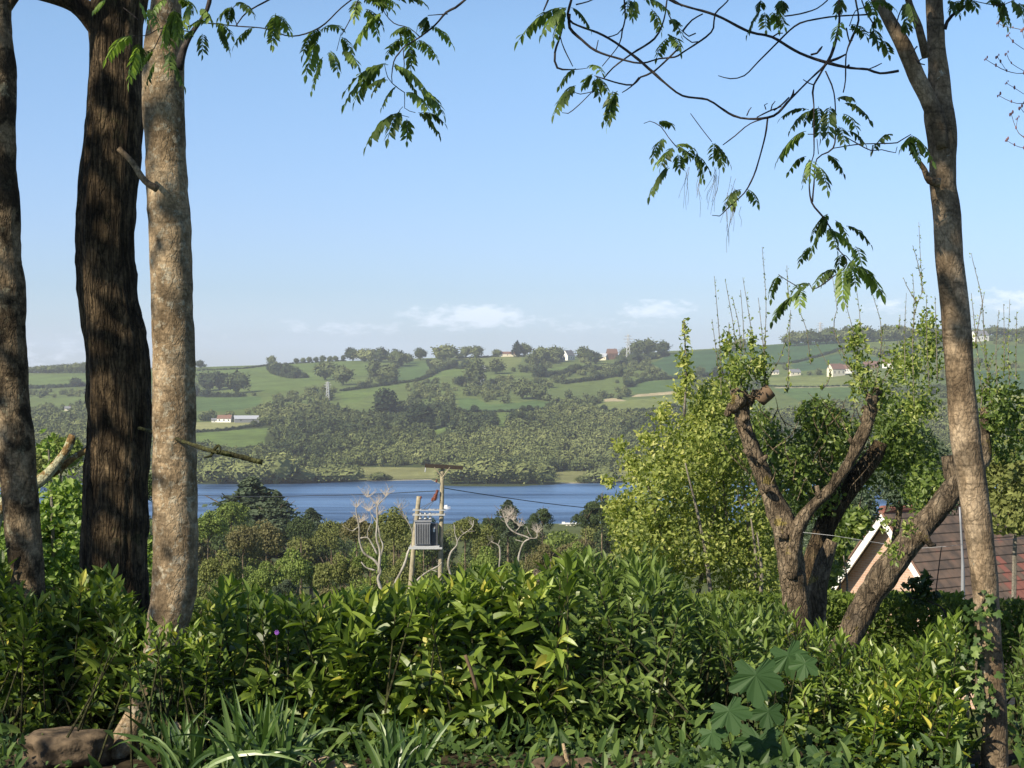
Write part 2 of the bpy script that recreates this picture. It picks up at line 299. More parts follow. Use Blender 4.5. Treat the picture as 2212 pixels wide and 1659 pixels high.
# ------------------------------------------------------------------ terrain
LAKE = -56.5
topx = np.array([-4000, 60, 180, 430, 590, 740, 1000, 1130, 1300, 1450, 1560, 1700, 1830, 2000, 2212, 6000.]); topy = np.array([800, 806, 801, 793, 788, 780, 771, 768, 770, 758, 752, 742, 734, 728, 722, 715.])
shx = np.array([-4000, 0, 430, 570, 780, 930, 960, 1090, 1195, 1215, 1330, 1500, 2212, 6000.]); shy = np.array([1040, 1044, 1046, 1046, 1040, 1037, 1050, 1052, 1048, 1045, 1043, 1040, 1032, 1030.])
ny = np.array([-400, 7.4, 8.5, 10, 15, 20, 40, 55, 90, 200, 400, 600, 715, 745, 790.]); nzv = np.array([0, 0, -.25, -.7, -2.3, -3.6, -6.6, -8.2, -12, -25, -41, -50.5, -55.2, -56.6, -60.])
YT = 2600.
def height(x, y):
    x = np.asarray(x, float); y = np.asarray(y, float)
    px = CXP + F*x/np.maximum(y, 5.)
    zn = np.interp(y, ny, nzv)
    pw = np.column_stack((x.ravel()/260., y.ravel()/260., np.zeros(x.size)))
    u = (fbm(pw, 3, 5)-.5).reshape(x.shape)
    near = zn + u*np.clip((y-25)/200, 0, 1)*5*np.clip((735-y)/80, 0, 1)
    ys = F*(CZ-LAKE)/(np.interp(px, shx, shy)-CYP)
    zt = CZ+(CYP-np.interp(px, topx, topy))*YT/F
    t = np.clip((y-ys)/(YT-ys), 0, 1)
    f = np.where(t < .05, t*.35, .0175+(1-.0175)*((np.maximum(t, .05)-.05)/.95)**1.08)
    far = LAKE+(zt-LAKE)*f + u*16*np.sin(np.pi*np.clip(t, 0, 1))**1.2
    far = np.where(y < ys, LAKE-np.minimum((ys-y)*.08, 3.5), far)
    far = np.where(y > YT, zt-(y-YT)*.05, far)
    return np.where(y < 790, near, far)
def fieldset():
    G1 = (.118, .172, .046); G2 = (.088, .145, .046); G3 = (.25, .26, .11); G4 = (.058, .112, .046); G5 = (.165, .20, .062); SH = (.20, .21, .085); B = (.42, .36, .22)
    R = [([(40, 812), (330, 800), (330, 830), (40, 838)], G1),
     ([(425, 797), (590, 788), (700, 781), (800, 776), (812, 800), (785, 812), (725, 810), (700, 826), (640, 838), (592, 852), (545, 842), (522, 812), (425, 803)], G1),
     ([(400, 852), (567, 857), (560, 877), (483, 889), (400, 885)], G2), ([(400, 911), (560, 911), (556, 921), (400, 932)], G3), ([(400, 937), (580, 924), (570, 960), (503, 968), (400, 948)], G1),
     ([(850, 804), (885, 780), (925, 779), (937, 802), (910, 822), (855, 828)], G2),
     ([(734, 847), (738, 869), (771, 869), (796, 854), (850, 837), (920, 820), (959, 812), (994, 814), (1012, 797), (979, 792), (944, 803), (910, 822), (830, 834), (781, 840)], G1),
     ([(985, 773), (1130, 766), (1124, 785), (1093, 800), (1062, 798), (1036, 782), (994, 788)], G5), ([(1160, 808), (1197, 794), (1262, 786), (1256, 797), (1217, 808), (1170, 815)], G1),
     ([(1218, 818), (1300, 806), (1294, 817), (1225, 829)], G5), ([(989, 860), (1024, 860), (1059, 875), (1158, 865), (1199, 870), (1160, 884), (1093, 889), (992, 889)], G2),
     ([(1070, 893), (1106, 893), (1100, 919), (1076, 923)], G1), ([(925, 923), (980, 923), (945, 939)], G1), ([(1405, 785), (1445, 768), (1476, 758), (1478, 822), (1455, 815), (1425, 795)], G4),
     ([(1355, 836), (1376, 826), (1480, 819), (1480, 845), (1370, 850)], G2), ([(1290, 876), (1312, 866), (1480, 855), (1480, 880), (1376, 888), (1296, 883)], G5),
     ([(1478, 762), (1558, 752), (1691, 744), (1812, 734), (1826, 753), (1708, 785), (1608, 790), (1555, 812), (1480, 812)], G4), ([(1706, 788), (1808, 763), (1905, 772), (1893, 785), (1795, 795), (1722, 803)], G4),
     ([(1905, 762), (1980, 738), (1972, 764)], G2), ([(1655, 816), (1905, 808), (1905, 832), (1668, 834)], G5), ([(1668, 838), (1905, 836), (1905, 864), (1725, 866)], G2),
     ([(2095, 743), (2240, 748), (2240, 784), (2100, 772)], G2), ([(2080, 800), (2240, 800), (2240, 842), (2080, 842)], G4), ([(2080, 853), (2240, 855), (2240, 866), (2080, 864)], (.30, .32, .08)), ([(2140, 955), (2240, 945), (2240, 1000), (2150, 995)], G1),
     ([(772, 1009), (950, 1009), (960, 1034), (930, 1033), (776, 1037)], SH), ([(1198, 1019), (1340, 1016), (1500, 1010), (1500, 1040), (1340, 1043), (1200, 1045)], SH), ([(600, 985), (655, 980), (640, 990)], SH)]
    banks = [([(1308, 862), (1330, 860), (1352, 866), (1300, 868)], B), ([(1365, 853), (1480, 843), (1480, 850), (1365, 858)], B), ([(1675, 836), (1760, 834), (1850, 835), (1675, 839)], (.36, .34, .20))]
    return R, banks
FIELDS, BANKS = fieldset()
def inpoly(px, py, poly):
    ins = np.zeros(px.shape, bool); n = len(poly)
    for i in range(n):
        x1, y1 = poly[i]; x2, y2 = poly[(i+1) % n]
        if y1 == y2: continue
        c = ((y1 > py) != (y2 > py)) & (px < (x2-x1)*(py-y1)/(y2-y1)+x1); ins ^= c
    return ins
def build_ground():
    ys = np.unique(np.concatenate((np.linspace(-60, 6, 8), np.linspace(6, 30, 40), np.geomspace(30, 740, 90), np.geomspace(740, 1030, 20), np.linspace(1030, 1300, 110), np.linspace(1305, 2600, 230), np.linspace(2602, 5200, 25))))
    us = np.concatenate((np.linspace(-1.6, -.34, 45)[:-1], np.linspace(-.34, .34, 620), np.linspace(.34, 1.6, 45)[1:]))
    Y, U = np.meshgrid(ys, us, indexing='ij'); X = U*np.maximum(Y+4, 40+Y*.0)*1.0
    X = U*(np.maximum(Y, 0)+40*np.exp(-np.maximum(Y, 0)/300.))
    Z = height(X, Y); near = Y < 9; 
    Z = Z + np.where(Y < 40, (fbm(np.column_stack((X.ravel()*1.5, Y.ravel()*1.5, Z.ravel()*0)), 3, 3).reshape(X.shape)-.5)*.08, 0)
    px = CXP+F*X/np.maximum(Y, 1); py = CYP-F*(Z-CZ)/np.maximum(Y, 1)
    # wobble the outlines so field edges are not ruler straight
    wob = (fbm(np.column_stack((X.ravel()/35, Y.ravel()/35, X.ravel()*0)), 2, 8).reshape(X.shape)-.5)
    qx = px+wob*8; qy = py+wob*2.5
    C = np.zeros(X.shape+(4,)); C[..., 3] = 1; C[..., :3] = (.050, .068, .022); C[(Y > 1560) & (Y < 2700), :3] = (.118, .160, .048)
    C[(Y < 745)] = (.085, .105, .03, 1); C[Y < 9] = (.055, .042, .026, 1); C[Y < 6.2] = (.05, .075, .02, 1)
    far = Y > 1000
    for poly, c in FIELDS: C[far & inpoly(qx, qy, poly)] = (*c, 1)
    for poly, c in BANKS: C[far & inpoly(qx, py, poly)] = (*c, 1)
    yshore = F*(CZ-LAKE)/(np.interp(px, shx, shy)-CYP)
    C[(Y > 900) & (Y < yshore+9) & (Y > yshore-30)] = (.05, .065, .03, 1); C[(Y > 900) & (Y < yshore+8) & (Y > yshore-30) & (((px > 775) & (px < 948)) | (px > 1198))] = (.34, .31, .22, 1)
    n, m = X.shape; i = np.arange(n-1)[:, None]*m; j = np.arange(m-1)[None]
    Fq = np.stack((i+j, i+j+1, i+m+j+1, i+m+j), -1).reshape(-1, 4)
    mt, nt, b = newmat('ground_cover'); N = nt.nodes; L = nt.links
    at = N.new('ShaderNodeAttribute'); at.attribute_name = 'ground_colour'; tc = N.new('ShaderNodeTexCoord')
    v = at.outputs['Color']
    for sc, lo, hi in ((.02, .82, 1.18), (.12, .8, 1.2), (1.8, .75, 1.25), (22., .6, 1.4)):
        nz = N.new('ShaderNodeTexNoise'); nz.inputs['Scale'].default_value = sc; nz.inputs['Detail'].default_value = 5; L.new(tc.outputs['Object'], nz.inputs['Vector'])
        mr = N.new('ShaderNodeMapRange'); mr.inputs[1].default_value = .3; mr.inputs[2].default_value = .7; mr.inputs[3].default_value = lo; mr.inputs[4].default_value = hi; L.new(nz.outputs[0], mr.inputs[0])
        vm = N.new('ShaderNodeVectorMath'); vm.operation = 'SCALE'; L.new(v, vm.inputs[0]); L.new(mr.outputs[0], vm.inputs['Scale']); v = vm.outputs[0]
    L.new(v, b.inputs['Base Color']); b.inputs['Roughness'].default_value = .95; b.inputs['Specular IOR Level'].default_value = .1
    o = mk('ground', np.stack((X, Y, Z), -1).reshape(-1, 3), Fq, mt, smooth=True, col=C.reshape(-1, 4)); props(o, kind='structure')
    # lake
    mt, nt, b = newmat('lake_water'); N = nt.nodes; L = nt.links
    tc = N.new('ShaderNodeTexCoord'); mp = N.new('ShaderNodeMapping'); mp.inputs['Scale'].default_value = (.35, 1, 1); L.new(tc.outputs['Object'], mp.inputs[0])
    nz = N.new('ShaderNodeTexNoise'); nz.inputs['Scale'].default_value = .5; nz.inputs['Detail'].default_value = 6; nz.inputs['Roughness'].default_value = .6; L.new(mp.outputs[0], nz.inputs['Vector'])
    bp = N.new('ShaderNodeBump'); bp.inputs['Strength'].default_value = .8; bp.inputs['Distance'].default_value = .9; L.new(nz.outputs[0], bp.inputs['Height']); L.new(bp.outputs[0], b.inputs['Normal'])
    mp2 = N.new('ShaderNodeMapping'); mp2.inputs['Scale'].default_value = (.004, .035, 1); L.new(tc.outputs['Object'], mp2.inputs[0])
    n2 = N.new('ShaderNodeTexNoise'); n2.inputs['Scale'].default_value = 1; n2.inputs['Detail'].default_value = 5; n2.inputs['Roughness'].default_value = .6; L.new(mp2.outputs[0], n2.inputs['Vector'])
    rp = N.new('ShaderNodeValToRGB'); e = rp.color_ramp.elements; e[0].position = .40; e[0].color = (.012, .046, .125, 1); e[1].position = .60; e[1].color = (.10, .20, .38, 1); L.new(n2.outputs[0], rp.inputs[0]); L.new(rp.outputs[0], b.inputs['Base Color'])
    b.inputs['Roughness'].default_value = .30; b.inputs['IOR'].default_value = 1.33; b.inputs['Specular IOR Level'].default_value = .35
    V = [(-3000, 700, LAKE), (3000, 700, LAKE), (3000, 1180, LAKE), (-3000, 1180, LAKE)]
    props(mk('lake_water', V, np.array([[0, 1, 2, 3]]), mt), kind='structure')
build_ground()
_Yg = np.concatenate((np.linspace(1031, 2600, 1600),))
def hit(px, py):
    """world point where the view ray meets the far hillside"""
    x = (px-CXP)/F*_Yg; z = height(x, _Yg); r = CYP-F*(z-CZ)/_Yg
    k = np.argmax(r <= py) if (r <= py).any() else len(_Yg)-1
    return np.array((x[k], _Yg[k], z[k]))
# ------------------------------------------------------------------ lumpy far crowns
def ico(sub):
    import bmesh
    bm = bmesh.new(); bmesh.ops.create_icosphere(bm, subdivisions=sub, radius=1.0)
    bm.verts.ensure_lookup_table(); V = np.array([v.co[:] for v in bm.verts]); Fa = np.array([[v.index for v in f.verts] for f in bm.faces]); bm.free(); return V, Fa
ICO3 = ico(3); ICO2 = ico(2)
def crown_tmpl(kind, seed, base=ICO2):
    V, Fa = base; V = V.copy()
    n = fbm(V*1.6+seed*7.3, 3, seed)-.5; n2 = noise3(V*4.5+seed, seed+5)-.5
    r = 1+n*1.0+n2*.30; V = V*r[:, None]
    if kind == 'round': V = V*np.array((.56, .56, .5)); V[:, 2] += .52
    elif kind == 'tall': V = V*np.array((.36, .36, .55)); V[:, 2] += .5
    elif kind == 'cone':
        h = (V[:, 2]+1)/2; V[:, :2] *= (1.05-h*.85)[:, None]*.42; V[:, 2] = h
    elif kind == 'bush': V = V*np.array((.75, .75, .5)); V[:, 2] += .35
    return V, [Fa]
ICO1 = ico(1)
def clump_tmpl(kind, seed, n=150, base=ICO1, q=.15):
    """crown = lumpy heart with inner shade put into its tint + many small leaf clumps over an uneven surface"""
    r0 = np.random.default_rng(seed+77)
    V, Fa = crown_tmpl(kind, seed, base); c = V.mean(0); V = c+(V-c)*.86
    V3, F3 = crown_tmpl(kind, seed, ICO3); k = r0.integers(0, len(V3), n); u = norm(V3[k]-c); p = c+(V3[k]-c)*r0.uniform(.82, 1.10, (n, 1)); p[:, 2] = np.maximum(p[:, 2], .02)
    R = frames(r0.normal(size=(n, 3)), norm(u)+r0.normal(0, .22, (n, 3)), r0.uniform(.6, 1.5, n)*q)
    W = np.einsum('mij,kj->mki', R, QUAD[0])+p[:, None]; nv = len(V)
    return np.vstack((V, W.reshape(-1, 3))), [Fa, nv+np.arange(n*4).reshape(n, 4)], np.concatenate((np.full(nv, -.08), np.repeat(r0.normal(0, .05, n), 4)))  # core tint lowered to stand in for self-shadow inside the crown
QUAD = (np.array(((-.5, 0, 0), (0, .5, .08), (.5, 0, 0), (0, -.5, .08))), [np.array([[0, 1, 2, 3]])])
TM = {k: [clump_tmpl(k, i+j*31) for i in range(8)] for j, k in enumerate(('round', 'tall', 'cone', 'bush'))}
def woodland():
    zones = []   # (predicate polygon, kind probs, tint mean, height)
    pts = []
    for Y0, Y1, n, in ((1045, 1300, 4200), (1300, 1700, 4600), (1700, 2620, 4200)):
        y = rng.uniform(Y0, Y1, n); x = rng.uniform(-.335, .335, n)*y; pts.append(np.column_stack((x, y)))
    pts = np.vstack(pts); x, y = pts.T; z = height(x, y); px = CXP+F*x/y; py = CYP-F*(z-CZ)/y
    ys = F*(CZ-LAKE)/(np.interp(px, shx, shy)-CYP)
    ok = (y > ys+12)
    h = rng.uniform(5.0, 10.5, len(x))*np.where(y < 1250, .85, np.where(y > 1700, .85, .95))
    hp = h/y*F
    for poly, c in FIELDS:
        pa = np.array(poly); ce = pa.mean(0); poly = [tuple(q) for q in ce+(pa-ce)*1.09]
        for k in (0, .35, .7): ok &= ~inpoly(px, py-hp*k, poly)
    for poly, c in BANKS: ok &= ~inpoly(px, py-hp*.6, poly) & ~inpoly(px, py, poly)
    rowtop = np.interp(px, topx, topy)
    thin = noise3(np.column_stack((x/70, y/110, x*0)), 31); ok &= ~((y > 1560) & (thin < .40)) | (py > 905)
    ok &= (py-hp*.6 > rowtop) | (rng.random(len(x)) < .12)
    for hx, hy, r in HOUSESPX: ok &= ~((abs(px-hx) < r) & (py > hy-6) & (py < hy+22))
    x, y, z, px, py, h = [a[ok] for a in (x, y, z, px, py, h)]
    print('woodland', len(x))
    # tint zones
    t = .52+.25*(fbm(np.column_stack((x/90, y/120, x*0)), 3, 2)-.5)*2 + rng.normal(0, .10, len(x))
    darkz = [[(560, 935), (780, 850), (900, 860), (1090, 900), (1080, 930), (960, 960), (700, 1000), (600, 1000)], [(1380, 900), (1480, 880), (1480, 1010), (1300, 1000)]]
    kind = np.where(rng.random(len(x)) < .75, 0, 1)
    for dz in darkz:
        q = inpoly(px, py, dz); t[q] -= .24; kind[q & (rng.random(len(x)) < .4)] = 2
    sh = y < np.interp(px, shx, F*(CZ-LAKE)/(shy-CYP))+75; t[sh] += .22; kind[sh] = np.where(rng.random(sh.sum()) < .6, 3, 0)
    olive = inpoly(px, py, [(650, 1010), (760, 950), (1080, 925), (1250, 890), (1400, 900), (1400, 1010), (1150, 1010), (900, 1010)]); t[olive] += .10
    t = np.clip(t, 0, 1)
    # two woods: lakeside and hillside, each reads as one mass
    for nm, msk, lab in (('lakeside_wood', sh, 'pale grey-green willow scrub massed along the far shore of the lake'), ('hillside_wood', ~sh, 'mixed woodland massed over the slope between the far fields')):
        acc = Acc()
        for ki, kn in enumerate(('round', 'tall', 'cone', 'bush')):
            for v in range(8):
                s = msk & (kind == ki) & ((np.arange(len(x)) % 8) == v)
                if not s.any(): continue
                m = s.sum(); a = rng.uniform(0, 6.28, m); sc = h[s]*rng.uniform(.85, 1.2, m)
                R = np.zeros((m, 3, 3)); R[:, 0, 0] = np.cos(a)*sc; R[:, 0, 1] = -np.sin(a)*sc; R[:, 1, 0] = np.sin(a)*sc; R[:, 1, 1] = np.cos(a)*sc; R[:, 2, 2] = h[s]
                acc.inst(TM[kn][v], R, np.column_stack((x[s], y[s], z[s]-.5)), t[s])
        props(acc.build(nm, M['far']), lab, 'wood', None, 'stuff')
HOUSESPX = [(1232, 772, 26), (1312, 772, 34), (1098, 764, 22), (480, 905, 16), (528, 905, 30), (2112, 735, 22), (1676, 806, 14), (1718, 808, 16), (1812, 810, 34), (1905, 795, 34), (146, 886, 10)]
woodland()
# template far trees for individuals: one mesh each, shared by copies
FT = {}
def far_template(kind, i):
    """high crown + short trunk in one small mesh"""
    acc = Acc(); V, Fa, tt = clump_tmpl(kind, i*13+3, 520, ICO2, .085)
    V = V*np.array((1, 1, .86)); V[:, 2] += .12
    acc.add(V, Fa, tt)
    tube(acc, np.array(((0, 0, -.05), (0.01, 0, .3))), np.array((.035, .025)), seg=6, step=.2)
    return acc
def far_mesh(kind, i, tint):
    key = (kind, i, round(tint, 1))
    if key in FT: return FT[key]
    acc = far_template(kind, i)
    for T in acc.T: T[:] = np.clip(T+round(tint, 1), 0, 1)
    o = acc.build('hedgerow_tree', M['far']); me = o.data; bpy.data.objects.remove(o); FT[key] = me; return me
def far_tree(px, py, hp, kind='round', tint=.4, label='', group=None, wide=1.0, name='hillside_tree'):
    p = hit(px, py); h = 1.06*hp/F*p[1]
    o = bpy.data.objects.new(name, far_mesh(kind, random.randrange(6), tint)); COL.objects.link(o)
    o.location = [float(c) for c in p]; o.scale = (h*wide, h*wide, h); o.rotation_euler = (0, 0, random.uniform(0, 6.28))
    props(o, label, 'tree', group); return o
ORD = ('first', 'second', 'third', 'fourth', 'fifth', 'sixth', 'seventh', 'eighth', 'ninth', 'tenth', 'eleventh', 'twelfth', 'thirteenth', 'fourteenth', 'fifteenth', 'sixteenth', 'seventeenth', 'eighteenth')
def ordn(rows):
    for g, L_ in rows.items():
        if len(L_) < 2: continue
        L_.sort(key=lambda o: o.location[0]/o.location[1])
        for i, o in enumerate(L_): w = (o['label']).split(); o['label'] = ' '.join(w[:11])+', '+ORD[min(i, 17)]+' from left'
def far_trees():
    L = far_tree
    L(432, 796, 17, 'round', .2, 'small dark round tree alone on the skyline just right of the pale trunk')
    L(586, 787, 18, 'round', .7, 'pale fuzzy tree on the skyline at the top of the long bright field')
    for i, (x, w, t) in enumerate(((640, 11, .4), (655, 11, .5), (668, 12, .5), (682, 11, .3), (697, 13, .4), (712, 11, .4), (725, 11, .5))):
        L(x, 783-i*.8, w, 'round', t, 'low bushy tree in the thin skyline row left of the ridge copse', 'skyline row of small trees')
    L(741, 779, 12, 'tall', .3, 'tiny upright dark tree between the thin row and the ridge copse on the skyline')
    for i, (x, y, w, t, lab) in enumerate(((762, 780, 26, .25, 'dark rounded tree at the left end of the ridge copse'), (783, 781, 26, .8, 'pale brownish tree in the ridge copse, first of two'), (800, 783, 28, .8, 'pale brownish tree in the ridge copse, beside the dark domed one'),
                                    (822, 783, 30, .35, 'dark domed tree in the middle of the ridge copse'), (858, 792, 34, .4, 'big wide tree at the right end of the ridge copse'), (880, 786, 20, .45, 'low tree leaning out of the right end of the ridge copse'))):
        L(x, y, w, 'round', t, lab, wide=1.1)
    L(909, 778, 24, 'round', .3, 'round dark tree standing alone on the skyline right of the ridge copse')
    L(965, 780, 34, 'round', .65, 'broad pale tree breaking the skyline above the curved hedge', wide=1.4)
    L(1007, 773, 24, 'round', .6, 'airy pale tree on the skyline left of the slender pair')
    L(1030, 773, 25, 'round', .45, 'open topped tree on the skyline over the upper field'); L(993, 776, 13, 'bush', .25, 'low dark bush at the left corner of the upper field')
    L(1073, 771, 16, 'round', .6, 'small pale tree beside the ridge barn')
    L(1117, 771, 33, 'cone', .02, 'tall narrow black-green cypress on the skyline beside the ridge barn', wide=1.1); L(1135, 770, 26, 'round', .45, 'green round tree close right of the black cypress')
    for x, y, w, t, lab in ((1170, 785, 34, .5, 'wide olive tree left of the white gabled house on the ridge'), (1200, 782, 32, .45, 'rounded tree close behind the white gabled house on its left'), (1262, 782, 30, .4, 'domed tree just right of the white gabled house'),
                       (1285, 786, 24, .35, 'dark tree filling the gap between the two ridge houses'), (1148, 790, 24, .5, 'low olive tree at the edge of the upper field'), (1352, 775, 22, .45, 'tree right of the brick house on the ridge'),
                       (1380, 770, 34, .4, 'bushy tree under the skyline pylon'), (1400, 768, 34, .5, 'ragged crown in the clump right of the skyline pylon'), (1432, 766, 28, .3, 'dark tree at the right end of the pylon clump')):
        L(x, y, w, 'round', t, lab, wide=1.1)
    for x, y, w, t, lab in ((703, 822, 40, .45, 'large green tree standing in the middle of the long bright field'), (742, 832, 38, .5, 'pale green tree on the lower edge of the long bright field'), (808, 820, 40, .42, 'tall tree below the ridge copse'), (838, 828, 36, .45, 'spreading tree below the right end of the ridge copse'),
                       (450, 845, 40, .2, 'dark bluish tree in the grove above the left hillside field'), (475, 842, 36, .25, 'dark tree in the middle of the grove above the left hillside field'), (512, 850, 46, .35, 'broad tree at the right end of the grove above the left hillside field'),
                       (1026, 838, 60, .4, 'tall dark green tree left of the pale pylon on the slope'), (996, 835, 22, .1, 'small very dark tree on the slope below the curved hedge'), (1072, 808, 30, .5, 'leafy tree beside the pale pylon on the slope'),
                       (1130, 862, 42, .5, 'rounded tree above the narrow middle field'), (1164, 864, 34, .45, 'domed tree at the right end of the narrow middle field'), (1120, 925, 36, .2, 'dark tree at the foot of the small bright field patch'), (1140, 925, 30, .3, 'second dark tree at the foot of the small bright field patch'),
                       (833, 905, 60, .1, 'large blackish pine standing out of the dark wood'), (910, 930, 56, .12, 'pointed blackish tree at the right edge of the dark wood')):
        L(x, y, w, 'tall' if 'pine' in lab or 'tall' in lab else 'round', t, lab, wide=1.2 if 'pine' in lab else 1.05)
    # willows and bushes on the shore
    for x, y, hp_, t, w, k, lab in ((595, 1045, 62, .75, 1.3, 'round', 'big rounded willow on the far shore above the tip of the broken branch'), (650, 1042, 36, .8, 1.5, 'bush', 'low domed willow on the far shore right of the big rounded one'),
                         (745, 1040, 34, .75, 1.4, 'bush', 'wide bush on the far shore at the left end of the shore meadow'), (816, 1038, 20, .6, 1.2, 'bush', 'small bush at the water on the shore meadow'), (838, 1037, 12, .5, 1.2, 'bush', 'tiny bush next to the small one on the shore meadow'),
                         (975, 1050, 40, .7, 1.3, 'round', 'willow at the left tip of the wooded point'), (1010, 1051, 46, .8, 1.3, 'round', 'pale willow on the wooded point, second from its left tip'), (1050, 1052, 50, .85, 1.2, 'round', 'tallest pale willow in the middle of the wooded point'),
                         (1090, 1052, 46, .75, 1.2, 'round', 'willow right of the tallest on the wooded point'), (1130, 1050, 44, .65, 1.2, 'round', 'grey-green willow near the right tip of the wooded point'), (1170, 1049, 42, .7, 1.3, 'round', 'willow at the right tip of the wooded point'),
                         (1262, 1043, 18, .55, 1.5, 'bush', 'low brownish bush on the right shore meadow'), (1305, 1043, 36, .7, 1.4, 'bush', 'rounded bush at the right end of the shore meadow'), (470, 1045, 50, .7, 1.3, 'round', 'willow on the far shore just right of the pale trunk'), (520, 1046, 46, .75, 1.3, 'round', 'willow on the far shore below the broken branch'),
                         (555, 1046, 44, .65, 1.2, 'round', 'dark-based willow left of the big rounded one'), (700, 1041, 34, .7, 1.4, 'bush', 'grey willow between the low domed one and the meadow bush')):
        L(x, y, hp_, k, t, lab, None, w, 'willow')
    # skyline trees on the right hill
    for i, x in enumerate(np.linspace(1703, 1970, 17)):
        L(x, np.interp(x, topx, topy)+6, random.uniform(22, 32), 'round', random.choice((.5, .6, .7, .4)), 'leafless-looking olive tree in the wood along the right-hand skyline', 'right-hand skyline wood', 1.15)
    for i, x in enumerate(np.linspace(1985, 2230, 13)):
        L(x, np.interp(x, topx, topy)+5, random.uniform(16, 24), 'round', random.choice((.5, .6, .4)), 'small tree in the skyline row on either side of the right-hand trunk', 'far right skyline row', 1.2)
    for i, x in enumerate(np.linspace(64, 178, 10)):
        L(x, 806, 13+i*.9, 'round', random.choice((.4, .5, .6)), 'bushy tree in the skyline row between the two leftmost trunks', 'left skyline row', 1.3)
    for x, y, w in ((1600, 760, 24), (1583, 762, 18)): L(x, y-4, w, 'round', .7, 'reddish brown round tree on the skyline behind the upright shoots', 'brown skyline pair')
    rows = {}
    for o in list(COL.objects):
        g = o.get('group')
        if g in ('skyline row of small trees', 'right-hand skyline wood', 'far right skyline row', 'left skyline row', 'brown skyline pair'): rows.setdefault(g, []).append(o)
    ordn(rows)
    # hedgerows (one thing each) with their own trees
    hedges = [([(425, 801), (520, 797), (590, 789), (700, 782), (745, 779)], 3, 'thin hedge along the skyline left of the ridge copse'), ([(62, 806), (180, 801), (330, 797)], 3, 'dark hedge on the skyline behind the left trunks'),
      ([(585, 795), (600, 808), (640, 817), (660, 816)], 9, 'thick hedge crossing the upper part of the long bright field'), ([(420, 856), (470, 858), (520, 857)], 8, 'clipped looking hedge along the top of the left hillside field'), ([(424, 934), (500, 928), (578, 918)], 5, 'straight dark hedge between the two lowest left fields'),
      ([(738, 845), (790, 838), (850, 830), (905, 822), (940, 806), (975, 795)], 5, 'curved hedge running from the long bright field up to the ridge'), ([(975, 795), (1005, 797), (1012, 788)], 6, 'short hedge at the corner below the upper field'), ([(985, 775), (1060, 771), (1130, 769)], 3, 'low hedge along the skyline above the upper field'),
      ([(1160, 815), (1220, 808), (1270, 800), (1330, 795), (1380, 782), (1440, 768)], 8, 'long hedge climbing below the ridge houses'), ([(1218, 829), (1260, 824), (1300, 818), (1345, 812)], 7, 'hedge under the thin pale field below the houses'), ([(992, 890), (1090, 890), (1160, 886), (1240, 878), (1296, 866)], 5, 'straight hedge below the narrow middle field'),
      ([(1355, 836), (1390, 824), (1480, 818)], 6, 'hedge above the small field left of the yellow-green trees'), ([(1290, 886), (1370, 890), (1480, 882)], 6, 'hedge under the field with the sandy bank'), ([(1608, 790), (1708, 785), (1770, 770), (1825, 752)], 4, 'dark hedge between the two deep green fields'),
      ([(1655, 834), (1760, 836), (1905, 833)], 3, 'hedge line below the row of cream houses'), ([(1480, 815), (1560, 812), (1650, 806)], 8, 'scrubby hedge left of the cream houses'), ([(1905, 770), (1940, 766), (1980, 762)], 8, 'hedge above the red-roofed houses'), ([(60, 840), (120, 838), (180, 834)], 7, 'hedge below the field between the two leftmost trunks'),
      ([(845, 806), (850, 826)], 5, 'short hedge at the left edge of the small dark field'), ([(925, 780), (937, 800)], 4, 'short hedge at the right edge of the small dark field'), ([(1062, 893), (1068, 922)], 5, 'hedge at the left of the small bright field patch')]
    for pl, hp_, lab in hedges:
        w = np.array([hit(*p) for p in pl]); seg = spline(w, 5.); acc = Acc(); m = len(seg)
        k = np.repeat(seg, 2, 0)+rng.normal(0, 1.3, (2*m, 3))*np.array((1, 1, 0)); k[:, 2] = height(k[:, 0], k[:, 1])-.3
        n = len(k); hh = hp_*1.35/F*k[:, 1]*rng.uniform(.7, 1.35, n); a = rng.uniform(0, 6.28, n); wd = np.maximum(hh*rng.uniform(.7, 1.1, n), 3.2)
        R = np.zeros((n, 3, 3)); R[:, 0, 0] = np.cos(a)*wd; R[:, 0, 1] = -np.sin(a)*wd; R[:, 1, 0] = np.sin(a)*wd; R[:, 1, 1] = np.cos(a)*wd; R[:, 2, 2] = hh
        for v in range(8):
            s = np.arange(n) % 8 == v; acc.inst(TM['bush'][v], R[s], k[s], np.clip(rng.normal(.14, .08, s.sum()), 0, 1))
        props(acc.build('hedgerow', M['far']), lab, 'hedge')
        L2 = np.linalg.norm(np.diff(w[:, :2], axis=0), axis=1).sum()
        if hp_ >= 5 and L2 > 60:
            for _ in range(int(L2/42)):
                q = seg[random.randrange(len(seg))]; pxq = CXP+F*q[0]/q[1]; pyq = CYP-F*(q[2]-CZ)/q[1]
                far_tree(pxq, pyq+1, hp_*random.uniform(1.9, 3.2), 'round', random.choice((.15, .25, .35, .5)), 'tree growing in the '+lab, 'trees in the '+lab, name='hedgerow_tree')
    rows = {}
    for o in list(COL.objects):
        if o.name.startswith('hedgerow_tree'): rows.setdefault(o['group'], []).append(o)
    ordn(rows)
far_trees()
